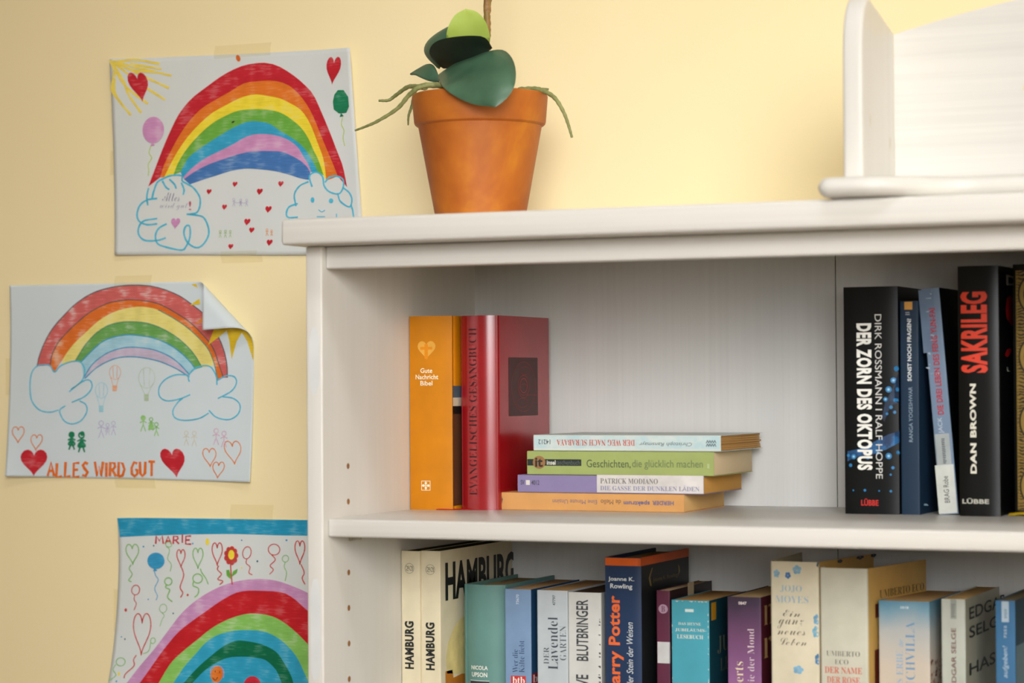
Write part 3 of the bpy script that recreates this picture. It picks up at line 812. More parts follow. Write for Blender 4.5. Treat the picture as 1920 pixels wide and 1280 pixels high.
{'name': 'hardcover_book', 'label': 'cream white novel with coral title letters and ochre cover flaring open', 'group': 'books standing on the lower shelf', 'loc': (0.4231, -0.168, 1.0735), 'w': 43.0, 'h': 211.6, 'd': 125.0, 'kind': 'jacket', 'items': [('text', 's', [5.7, 134.6, 35.8, 139.2], 'UMBERTO', 'serif', (108, 108, 94), 'h'), ('text', 's', [13.3, 127.5, 25.5, 131.8], 'ECO', 'serif', (108, 108, 94), 'h'), ('text', 's', [4.0, 119.5, 37.6, 125.2], 'DER NAME', 'serifb', (208, 112, 92), 'h'), ('text', 's', [5.9, 110.9, 35.6, 116.7], 'DER ROSE', 'serifb', (208, 112, 92), 'h'), ('text', 'c', [24.3, 184.1, 119.3, 191.1], 'UMBERTO ECO', 'serif', (64, 48, 28), 'h'), ('rect', 'c', [15.2, 167.5, 38.4, 179.6], (96, 40, 26)), ('rect', 'c', [13.3, 106.1, 37.6, 139.6], (92, 36, 24))], 'lean': 0, 'cover': (204, 202, 184), 'rough': 0.4, 'cover2': (202, 164, 92), 'flare': (-1, 10), 'page': (222, 193, 134), 'recess': 9},
{'name': 'paperback_book', 'label': 'paperback with sky blue to cream fading spine and blue lettering, right of ochre cover', 'group': 'books standing on the lower shelf', 'loc': (0.4726, -0.156, 1.0735), 'w': 45.2, 'h': 183.2, 'd': 118.0, 'kind': 'paper', 'items': [('text', 's', [19.8, 176.6, 26.9, 178.8], '1018', 'bold', (220, 232, 235), 'h'), ('text', 's', [15.6, 118.9, 21.4, 139.6], 'ERBE', 'serif', (140, 175, 205), 'u'), ('text', 's', [17.2, 143.5, 21.8, 150.4], 'der', 'ital', (140, 175, 205), 'u'), ('text', 's', [15.4, 102.7, 21.2, 115.4], 'DAS', 'serif', (140, 175, 205), 'u'), ('text', 's', [23.9, 99.2, 32.1, 165.5], 'TUCHVILLA', 'serif', (110, 152, 190), 'u'), ('foliage', 'c', [2.2, 108.2, 61.5, 132.2], (130, 66, 40))], 'lean': 0, 'cover': (206, 194, 174), 'rough': 0.4, 'grad': [(0, (212, 198, 172)), (0.7, (206, 194, 178)), (0.86, (180, 184, 182)), (0.95, (124, 162, 180)), (1, (88, 140, 166))], 'page': (222, 184, 131)},
{'name': 'paperback_book', 'label': 'slim pale grey paperback with brown upward lettering and dark printed cover', 'group': 'books standing on the lower shelf', 'loc': (0.5286, -0.158, 1.0735), 'w': 20.9, 'h': 186.5, 'd': 138.0, 'kind': 'paper', 'items': [('rect', 's', [8.2, 169.4, 13.4, 186.5], (150, 154, 146)), ('lines', 's', [8.9, 171.2, 12.5, 183.1], (120, 124, 118)), ('text', 's', [8.7, 110.6, 12.8, 161.7], 'EDGAR SELGE', 'semi', (112, 72, 62), 'u'), ('text', 'c', [14.4, 167.5, 167.4, 178.3], 'EDGAR', 'semi', (22, 24, 22), 'h'), ('text', 'c', [13.7, 151.4, 159.6, 161.5], 'SELGE', 'semi', (22, 24, 22), 'h'), ('text', 'c', [13.4, 119.1, 153.4, 129.9], 'HAST', 'semi', (22, 24, 22), 'h')], 'lean': 0, 'cover': (190, 194, 182), 'rough': 0.45, 'cover2': (166, 162, 140), 'page': (224, 187, 128)},
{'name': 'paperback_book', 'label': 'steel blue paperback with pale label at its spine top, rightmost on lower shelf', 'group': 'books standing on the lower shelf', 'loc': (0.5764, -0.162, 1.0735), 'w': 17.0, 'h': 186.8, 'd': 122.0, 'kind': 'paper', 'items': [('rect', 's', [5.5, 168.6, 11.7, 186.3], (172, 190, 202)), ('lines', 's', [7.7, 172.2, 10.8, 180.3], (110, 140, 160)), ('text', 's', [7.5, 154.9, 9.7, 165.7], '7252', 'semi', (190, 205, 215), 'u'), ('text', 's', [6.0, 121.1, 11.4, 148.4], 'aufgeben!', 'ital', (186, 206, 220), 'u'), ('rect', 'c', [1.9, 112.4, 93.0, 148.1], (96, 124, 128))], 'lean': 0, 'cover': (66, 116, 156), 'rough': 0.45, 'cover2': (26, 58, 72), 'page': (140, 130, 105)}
]

MM = 0.001


def profile(b):
    """plan outline of the cover (outer path, inner path), from left fore-edge round the spine to right fore-edge; mm"""
    w, d, k = b['w'], b['d'], b['kind']
    if k == 'paper':
        th, rr = 0.45, min(1.0, w * 0.1)
        arc = 5
        pts = [(0, d), (0, d * 0.5), (0, rr)] + [(rr - rr * math.cos(R(90 * i / arc)), rr - rr * math.sin(R(90 * i / arc))) for i in range(1, arc + 1)]
        mid = [(rr + (w - 2 * rr) * i / 8, -0.25 * math.sin(math.pi * i / 8)) for i in range(1, 8)]
        right = [(w - x, y) for x, y in reversed(pts)]
        out = pts + mid + right
    elif k == 'jacket':
        fl, fr = b['flare']
        th, rr = 0.6, 2.2
        a = [(math.sin(R(fl)) * d, math.cos(R(fl)) * d), (math.sin(R(fl)) * d * 0.5, math.cos(R(fl)) * d * 0.5), (0, rr)]
        arc = [(rr - rr * math.cos(R(90 * i / 5)), rr - rr * math.sin(R(90 * i / 5))) for i in range(1, 6)]
        mid = [(rr + (w - 2 * rr) * i / 8, -0.8 * math.sin(math.pi * i / 8)) for i in range(1, 8)]
        arcr = [(w - x, y) for x, y in reversed(arc)]
        c = [(w, rr), (w + math.sin(R(fr)) * d * 0.5, math.cos(R(fr)) * d * 0.5), (w + math.sin(R(fr)) * d, math.cos(R(fr)) * d)]
        out = a + arc + mid + arcr + c
    else:
        th = 2.0
        bu = b.get('bulge', 1.6)
        left = [(0, d), (0, d * 0.5), (0, 10.5), (0.25, 9.2), (1.3, 7.6), (1.3, 6.6), (0.35, bu + 0.6)] if k == 'hard' else [(0, d), (0, d * 0.5), (0, 8), (0, bu + 0.5)]
        x0 = left[-1][0]
        n = 18
        mid = [(x0 + (w - 2 * x0) * i / n, bu * abs(2 * i / n - 1) ** (2.2 if k == 'hard' else 3.5)) for i in range(0, n + 1)]
        out = left + mid + [(w - x, y) for x, y in reversed(left)]
    inn = []
    for i, p in enumerate(out):
        a, c = out[max(0, i - 1)], out[min(len(out) - 1, i + 1)]
        tx, ty = c[0] - a[0], c[1] - a[1]
        q = math.hypot(tx, ty)
        nx, ny = -ty / q, tx / q       # inward is to the left of the travel direction
        inn.append((p[0] + nx * th, p[1] + ny * th))
    return out, inn, th


def spine_y(out, x):
    pts = [p for p in out]
    best = 0.0
    for a, c in zip(pts, pts[1:]):
        if a[0] <= x <= c[0] and c[0] > a[0] and min(a[1], c[1]) < 12:
            t = (x - a[0]) / (c[0] - a[0])
            return a[1] + (c[1] - a[1]) * t
    return best


class Face:
    """puts flat print on a spine or on the right-hand cover"""

    def __init__(self, b, out, face):
        self.b, self.out, self.face = b, out, face
        self.fr = R(b.get('flare', (0, 0))[1])

    def at(self, u, v, lift):
        if self.face == 's':
            return (u * MM, (spine_y(self.out, u) - lift) * MM, v * MM)
        w = self.b['w']
        dip = 0.0
        return ((w + u * math.sin(self.fr) + lift * math.cos(self.fr)) * MM, (u * math.cos(self.fr) - lift * math.sin(self.fr)) * MM, v * MM)

    def flat(self, m, pts, faces, lift=0.25, mi=0):
        if self.face == 's':   # cut across the curve of the spine
            bm = bmesh.new()
            vs = [bm.verts.new((u, v, 0)) for u, v in pts]
            for f in faces:
                try:
                    bm.faces.new([vs[i] for i in f])
                except ValueError:
                    pass
            us = [p[0] for p in pts]
            step = self.b['w'] / 14
            k = 1
            while k < 14:
                x = step * k
                if min(us) < x < max(us):
                    bmesh.ops.bisect_plane(bm, geom=list(bm.verts) + list(bm.edges) + list(bm.faces), plane_co=(x, 0, 0), plane_no=(1, 0, 0))
                k += 1
            bm.verts.index_update()
            m.add([self.at(v.co.x, v.co.y, lift) for v in bm.verts], [[v.index for v in f.verts] for f in bm.faces], mi)
            bm.free()
        else:
            m.add([self.at(u, v, lift) for u, v in pts], faces, mi)

    def poly(self, m, pts, lift=0.25, mi=0):
        self.flat(m, pts, tri(pts), lift, mi)

    def rect(self, m, box, lift=0.15, mi=0):
        u0, v0, u1, v1 = box
        self.flat(m, [(u0, v0), (u1, v0), (u1, v1), (u0, v1)], [(0, 1, 2, 3)], lift, mi)

    def text(self, m, s, font, box, orient, lift=0.35):
        vs, fs = glyphs(s, font)
        u0, v0, u1, v1 = box
        u0, u1 = min(u0, u1), max(u0, u1)
        v0, v1 = min(v0, v1), max(v0, v1)
        du, dv = u1 - u0, v1 - v0
        if orient == 'h':
            pts = [(u0 + a * du, v0 + c * dv) for a, c in vs]
        elif orient[0] == 'u':
            pts = [(u1 - c * du, v0 + a * dv) for a, c in vs]
        else:
            pts = [(u0 + c * du, v1 - a * dv) for a, c in vs]
        self.flat(m, pts, fs, lift)


def make_book(b):
    w, h, d = b['w'], b['h'], b['d']
    rot = (0, R(b['lean']), 0)
    if b.get('lying'):
        rot = (0, R(90), 0)
    cats = {'library_book': 'book', 'paperback_book': 'book', 'hardcover_book': 'book', 'softcover_book': 'book'}
    root = tag(empty(b['name'], b['loc'], rot), b['label'], cats[b['name']], b.get('group'))
    out, inn, th = profile(b)
    n = len(out)
    rough = b['rough']
    mats = [gradient([(p, c) for p, c in b['grad']], h * MM, rough) if b.get('grad') else plain(b['cover'], rough, 0.03, 40, 'book_cover', b.get('spec', 0.3))]
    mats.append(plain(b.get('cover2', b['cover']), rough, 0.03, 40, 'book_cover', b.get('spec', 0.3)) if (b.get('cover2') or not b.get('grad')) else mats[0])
    m = MB()
    vs = []
    for z in (0.0, h):
        vs += [(x * MM, y * MM, z * MM) for x, y in out]
        vs += [(x * MM, y * MM, z * MM) for x, y in inn]
    O0, I0, O1, I1 = 0, n, 2 * n, 3 * n
    m.v = vs
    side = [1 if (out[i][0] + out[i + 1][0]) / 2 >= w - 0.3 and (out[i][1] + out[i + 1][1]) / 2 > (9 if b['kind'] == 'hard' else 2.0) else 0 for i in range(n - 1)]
    for i in range(n - 1):
        for f in ((O0 + i, O0 + i + 1, O1 + i + 1, O1 + i), (I0 + i + 1, I0 + i, I1 + i, I1 + i + 1), (O1 + i, O1 + i + 1, I1 + i + 1, I1 + i), (O0 + i + 1, O0 + i, I0 + i, I0 + i + 1)):
            m.f.append(list(f))
            m.mi.append(side[i])
    for i in (0, n - 1):
        m.f.append([O0 + i, O1 + i, I1 + i, I0 + i])
        m.mi.append(1 if i else 0)
    cover = m.build('cover', mats, root, 32)
    # page block
    pg = MB()
    rec = b.get('recess', 0.5 if b['kind'] == 'paper' else 3.2)
    fore = 0.6 if b['kind'] == 'paper' else 4.0
    y0 = th + (b.get('bulge', 1.6) if b['kind'] in ('hard', 'hard2') else 0.4) + 0.1
    dz = min(b['d'], d)
    if b.get('torn'):   # the fore-edge corner is ragged, in several leaves
        k = 7
        rr = random.Random(5)
        for i in range(k):
            e = rr.uniform(0, 3.0)
            xa, xb = th + (w - 2 * th) * i / k, th + (w - 2 * th) * (i + 0.82) / k
            pg.box(xa * MM, xb * MM, y0 * MM, (dz - fore - rr.uniform(0, 4)) * MM, 0.001, (h - rec - e * 0.5) * MM, bevel=0.0002, seg=1)
        pg.box(th * MM, (w - th) * MM, y0 * MM, (dz - 12) * MM, 0.001, (h - 2.2) * MM)
    else:
        pg.box((th + 0.05) * MM, (w - th - 0.05) * MM, y0 * MM, (dz - fore) * MM, min(rec, 3.2) * MM, (h - rec) * MM, bevel=0.0006, seg=2)
    pg.build('page_block', pages(b.get('page', (204, 182, 140))), root, 40)
    for it in b['items']:
        add_print(b, out, cover, it)
    return root


def add_print(b, out, cover, it):
    kind, fc, box, rest = it[0], it[1], it[2], it[3:]
    F = Face(b, out, fc)
    m = MB()
    nm = 'print'
    rough = b['rough']
    if kind == 'text':
        s, font, rgb, ori = rest
        F.text(m, s, font, box, ori)
        nm, mats = ('spine_lettering' if fc == 's' else 'cover_lettering'), plain(rgb, 0.5, 0.03, 90, 'lettering_ink')
    elif kind == 'rect':
        F.rect(m, box)
        nm, mats = 'printed_band', plain(rest[0], rough, 0.05, 50, 'printed_ink')
    elif kind == 'label':
        F.rect(m, box, 0.3)
        nm, mats = 'library_label', plain(rest[0], 0.5, 0.04, 60, 'label_paper')
    elif kind == 'poly':
        F.poly(m, box)
        nm, mats = 'printed_picture', plain(rest[0], rough, 0.08, 60, 'printed_ink')
    elif kind == 'heart':
        F.poly(m, heart_pts(*box), 0.2)
        nm, mats = 'heart_emblem', plain(rest[0], 0.45, 0.03, 60, 'printed_ink')
    elif kind == 'cross':
        u0, v0, u1, v1 = box
        uc, q = (u0 + u1) / 2, (u1 - u0) * 0.13
        F.rect(m, (uc - q, v0 - 2, uc + q, v1), 0.35)
        F.rect(m, (u0 + 0.6, v1 - 5.2, u1 - 0.6, v1 - 2.6), 0.35)
        nm, mats = 'cross_emblem', plain(rest[0], 0.45, 0.03, 60, 'printed_ink')
    elif kind == 'grid':
        u0, v0, u1, v1 = box
        t = 0.55
        for a in (u0, (u0 + u1) / 2 - t / 2, u1 - t):
            F.rect(m, (a, v0, a + t, v1), 0.25)
        for a in (v0, (v0 + v1) / 2 - t / 2, v1 - t):
            F.rect(m, (u0, a, u1, a + t), 0.25)
        uc, vc = (u0 + u1) / 2, (v0 + v1) / 2
        for a, c in ((uc, v0 + 2.4), (uc, v1 - 2.4), (u0 + 2.2, vc), (u1 - 2.2, vc)):
            F.rect(m, (a - 1.1, c - 1.1, a + 1.1, c + 1.1), 0.25)
        nm, mats = 'grid_emblem', plain(rest[0], 0.5, 0.03, 60, 'printed_ink')
    elif kind == 'panel':
        F.rect(m, box, 0.2)
        u0, v0, u1, v1 = box
        uc, vc = (u0 + u1) / 2, (v0 + v1) / 2
        w, h = (u1 - u0) / 2, (v1 - v0) / 2

        def ring(cx, cy, rx, ry, t):
            o = ring_pts(cx, cy, rx, ry, 40)
            i = ring_pts(cx, cy, rx - t, ry - t, 40)
            F.flat(m, o + i, [(k, (k + 1) % 40, 40 + (k + 1) % 40, 40 + k) for k in range(40)], 0.4, 1)
        ring(uc, vc, w * 0.82, h * 0.86, 0.4)
        ring(uc, vc, w * 0.40, h * 0.40, 0.5)
        ring(uc, vc + 1, w * 0.26, h * 0.26, 0.9)
        ring(uc, vc - h * 0.1, w * 0.33, h * 0.2, 0.4)
        ring(uc - w * 0.1, vc - h * 0.55, w * 0.4, h * 0.16, 0.35)
        ring(uc + w * 0.1, vc + h * 0.55, w * 0.36, h * 0.14, 0.3)
        F.rect(m, (uc + w * 0.2, vc - h * 0.3, u1 - 3, vc - h * 0.3 + 0.4), 0.4, 1)
        nm, mats = 'cover_panel', [plain(rest[0], 0.5, 0.05, 60, 'panel_ink'), plain((146, 40, 38), 0.5, 0.05, 60, 'panel_lines')]
    elif kind == 'tentacle':
        u0, v0, u1, v1 = box
        W, Hh = u1 - u0, v1 - v0
        # picture of a blue arm with suckers, partly over the spine
        X = lambda x: u0 + W * (x - 65) / 240.0
        Y = lambda y: v1 - Hh * (y - 541) / 492.0
        F.poly(m, [(X(a), Y(c)) for a, c in ((66, 925), (130, 912), (205, 872), (255, 846), (303, 832), (303, 884), (240, 918), (180, 940), (120, 948), (66, 972))], 0.18, 0)
        F.poly(m, [(X(a), Y(c)) for a, c in ((303, 520), (303, 560), (285, 610), (262, 660), (240, 700), (225, 770), (236, 790), (262, 720), (292, 700), (303, 700))], 0.18, 1)
        for a, c, r in ((292, 545, 12), (278, 598, 13), (256, 640, 14), (293, 640, 11), (242, 685, 10), (289, 690, 12), (266, 722, 8), (248, 752, 6), (282, 745, 7), (95, 950, 12), (254, 946, 14), (160, 955, 8), (80, 990, 8), (272, 1000, 7), (205, 930, 9), (70, 945, 7), (262, 1032, 5), (262, 1108, 6), (145, 1105, 6), (92, 1106, 4), (210, 1107, 4), (296, 930, 9)):
            F.poly(m, ring_pts(X(a), Y(c), W * r / 240.0, W * r / 240.0, 14), 0.22, 2)
            if r > 8:
                F.poly(m, ring_pts(X(a), Y(c), W * r * 0.45 / 240.0, W * r * 0.45 / 240.0, 10), 0.26, 3)
        nm, mats = 'tentacle_picture', [speckled((16, 52, 92), (36, 104, 160), 90), speckled((8, 26, 46), (14, 50, 84), 90), plain((44, 122, 176), 0.4), plain((150, 196, 216), 0.4)]
    elif kind == 'lines':
        u0, v0, u1, v1 = box
        k = max(2, int((v1 - v0) / 1.6))
        rr = random.Random(int(u0 * 10 + v0))
        for i in range(k):
            a = v0 + (v1 - v0) * i / k
            F.rect(m, (u0, a, u1 - rr.uniform(0, 0.3) * (u1 - u0), a + (v1 - v0) / k * 0.5), 0.4)
        nm, mats = 'small_print', plain(rest[0], 0.5, 0.05, 60, 'printed_ink')
    elif kind == 'scratch':
        u0, v0, u1, v1 = box
        rr = random.Random(11)
        for i in range(16):
            a = rr.uniform(v0, v1)
            c = rr.uniform(u0, u1 - 1)
            l = rr.uniform(1.5, 5)
            F.poly(m, [(c, a), (min(c + l, u1), a + rr.uniform(-2, 2)), (min(c + l, u1), a + 0.7), (c, a + 0.6)], 0.3)
        nm, mats = 'cover_scuffs', plain(rest[0], 0.6, 0.05, 60, 'scuff')
    elif kind == 'disc':
        u0, v0, u1, v1 = box
        F.poly(m, ring_pts((u0 + u1) / 2, (v0 + v1) / 2, abs(u1 - u0) / 2, abs(v1 - v0) / 2, 28), 0.25)
        nm, mats = 'round_emblem', plain(rest[0], 0.5, 0.05, 60, 'printed_ink')
    elif kind == 'ring':
        u0, v0, u1, v1 = box
        uc, vc, r = (u0 + u1) / 2, (v0 + v1) / 2, (u1 - u0) / 2
        o, i = ring_pts(uc, vc, r, r, 28), ring_pts(uc, vc, r - 0.3, r - 0.3, 28)
        F.flat(m, o + i, [(k, (k + 1) % 28, 28 + (k + 1) % 28, 28 + k) for k in range(28)], 0.3)
        nm, mats = 'round_emblem', plain(rest[0], 0.5, 0.05, 60, 'printed_ink')
    elif kind == 'flower':
        u0, v0, u1, v1 = box
        uc, vc = (u0 + u1) / 2, (v0 + v1) / 2
        ru, rv = (u1 - u0) / 2, (v1 - v0) / 2
        for k in range(5):
            a = 2 * math.pi * k / 5 + u0
            cu, cv = uc + ru * 0.55 * math.cos(a), vc + rv * 0.55 * math.sin(a)
            pts = ring_pts(cu, cv, ru * 0.42, rv * 0.42, 12)
            if fc == 's':
                pts = [(min(max(x, 0.05), b['w'] - 0.05), y) for x, y in pts]
            pts = [(x, min(y, b['h'] - 0.2)) for x, y in pts]
            F.poly(m, pts, 0.25 + 0.01 * k)
        if uc < b['w'] - 1 or fc == 'c':
            F.poly(m, ring_pts(uc, vc, ru * 0.14, rv * 0.14, 8), 0.34, 1)
        nm, mats = 'printed_flower', [plain(rest[0], 0.5, 0.12, 160, 'printed_ink'), plain((206, 170, 96), 0.5)]
    elif kind == 'foliage':
        u0, v0, u1, v1 = box
        rr = random.Random(4)
        for k in range(90):
            uc = u0 + (u1 - u0) * rr.random()
            vc = v0 + (v1 - v0) * (rr.random() ** 1.5)
            F.poly(m, ring_pts(uc, vc, rr.uniform(0.6, 2.2), rr.uniform(0.5, 1.6), 7, rr.uniform(0, 3)), 0.2 + 0.002 * k)
        nm, mats = 'printed_foliage', speckled((92, 44, 28), (160, 84, 52), 120)
    elif kind == 'wear':
        u0, v0, u1, v1 = box
        rr = random.Random(9)
        for k in range(16):
            a = u0 + (u1 - u0) * rr.random()
            F.poly(m, [(a, v1 - 0.1), (a + rr.uniform(1, 3), v1 - 0.1), (a + 1.2, v1 - rr.uniform(0.5, 1.6))], 0.3)
        for k in range(14):
            v = v1 - 8 - 110 * rr.random()
            for x, s in ((0.5, 1), (b['w'] - 0.5, -1)):
                if rr.random() < 0.6:
                    F.poly(m, [(x, v), (x + s * rr.uniform(0.3, 0.9), v + 1.2), (x, v + rr.uniform(1, 3))][::s], 0.3)
        nm, mats = 'worn_edges', plain((206, 214, 204), 0.7)
    elif kind == 'zig':
        u0, v0, u1, v1 = box
        for r in range(2):
            for c in range(4):
                uc, vc = u0 + (u1 - u0) * (0.27 + 0.46 * r), v0 + (v1 - v0) * (c + 0.5) / 4
                q = abs(u1 - u0) * 0.2
                F.poly(m, [(uc - q, vc - 0.4), (uc - q, vc + 0.4), (uc + q, vc + 1.6), (uc + q, vc + 0.8)], 0.3)
                F.poly(m, [(uc - q, vc - 0.4), (uc - q, vc + 0.4), (uc + q, vc - 0.8), (uc + q, vc - 1.6)], 0.32)
        nm, mats = 'zigzag_emblem', plain(rest[0], 0.5)
    elif kind == 'speck':
        F.rect(m, (min(box[0], box[2]), box[1], max(box[0], box[2]), box[3]), 0.12)
        nm, mats = 'mottled_print', speckled(rest[0], b['cover'], 36)
    elif kind == 'ornament':
        F.rect(m, box, 0.15)
        u0, v0, u1, v1 = box
        uc = (u0 + u1) / 2
        for q in (0.1, 0.37, 0.64, 0.9):
            vc = v0 + (v1 - v0) * q
            for rx, ry, mi in ((13, 17, 1), (11.5, 15.5, 2), (8, 11, 1)):
                F.poly(m, ring_pts(uc, vc, rx, ry, 30), 0.2 + (13 - rx) * 0.02, mi)
            for k in range(-3, 4):
                F.rect(m, (uc - 6, vc + k * 2.6 - 0.5, uc + 6, vc + k * 2.6 + 0.5), 0.4, 2)
        for t in (0.0, 1.2):
            F.rect(m, (u0 + t, v0, u0 + t + 0.5, v1), 0.3, 2)
        nm, mats = 'gold_ornament', [ornament_mat(), plain((44, 36, 20), 0.4), plain((150, 122, 56), 0.4)]
    m.build(nm, mats, cover, clean=False)


for b in BOOKS:
    root = make_book(b)
    if b['label'].startswith('dark red hardback'):
        # the silk bookmark comes out below the spine and lies on the shelf
        rb = MB()
        pts = smooth_line([(18, 6, 0.9), (12, 1, 0.6), (2, -4, 0.35), (-8, -6.5, 0.3), (-14, -7.5, 0.5), (-20, -8, 0.3)], 6)
        hw = 2.0
        vs = []
        for i, p in enumerate(pts):
            d_ = (pts[min(i + 1, len(pts) - 1)] - pts[max(0, i - 1)]).normalized()
            nrm = Vector((-d_.y, d_.x, 0)).normalized() * hw
            vs += [((p.x + nrm.x) * MM, (p.y + nrm.y) * MM, (p.z + 0.1) * MM), ((p.x - nrm.x) * MM, (p.y - nrm.y) * MM, (p.z + 0.8) * MM)]
        rb.add(vs, [(2 * i, 2 * i + 1, 2 * i + 3, 2 * i + 2) for i in range(len(pts) - 1)])
        o = rb.build('ribbon_bookmark', plain((186, 18, 26), 0.45, 0.06, 300, 'silk_ribbon'), root)
        sm = o.modifiers.new('thickness', 'SOLIDIFY')
        sm.thickness = 0.0003
    if 'gold ornament' in b['label']:
        rb = MB()
        vs = []
        for i in range(9):
            t = i / 8
            x, z = -4 + 34 * t, 0.5 + 1.6 * math.sin(t * 2.6)
            vs += [(x * MM, -9 * MM - 0.002 * t, (z + 0.0) * MM), (x * MM, -3 * MM, (z + 1.6) * MM)]
        rb.add(vs, [(2 * i, 2 * i + 1, 2 * i + 3, 2 * i + 2) for i in range(8)])
        o = rb.build('ribbon_bookmark', plain((226, 186, 30), 0.45, 0.06, 300, 'silk_ribbon'), root)
        sm = o.modifiers.new('thickness', 'SOLIDIFY')
        sm.thickness = 0.0003

# ------------------------------------------------------------------ children's drawings taped to the wall
WALL = 0.004
TAPE = tape_mat()
LET = {
    'A': [[(0, 0), (0.5, 1), (1, 0)], [(0.2, 0.38), (0.8, 0.4)]], 'L': [[(0.1, 1), (0, 0), (0.85, 0.02)]], 'E': [[(0.9, 1), (0.05, 0.97), (0, 0.02), (0.9, 0)], [(0.05, 0.5), (0.7, 0.52)]],
    'S': [[(0.9, 0.88), (0.5, 1), (0.12, 0.8), (0.4, 0.55), (0.85, 0.3), (0.5, 0.02), (0, 0.1)]], 'W': [[(0, 1), (0.25, 0), (0.5, 0.7), (0.75, 0), (1, 1)]],
    'I': [[(0.5, 1), (0.45, 0)]], 'R': [[(0, 0), (0.08, 1), (0.75, 0.93), (0.8, 0.68), (0.5, 0.5), (0.06, 0.46)], [(0.4, 0.46), (0.95, 0)]],
    'D': [[(0, 0), (0.06, 1), (0.65, 0.9), (0.95, 0.5), (0.65, 0.08), (0, 0)]], 'G': [[(0.9, 0.88), (0.45, 1), (0.05, 0.6), (0.1, 0.15), (0.5, 0), (0.92, 0.15), (0.92, 0.45), (0.6, 0.45)]],
    'U': [[(0, 1), (0.05, 0.2), (0.4, 0), (0.78, 0.2), (0.85, 1)]], 'T': [[(0, 1), (1, 0.98)], [(0.5, 1), (0.48, 0)]], 'M': [[(0, 0), (0.1, 1), (0.5, 0.35), (0.88, 1), (1, 0)]],
}


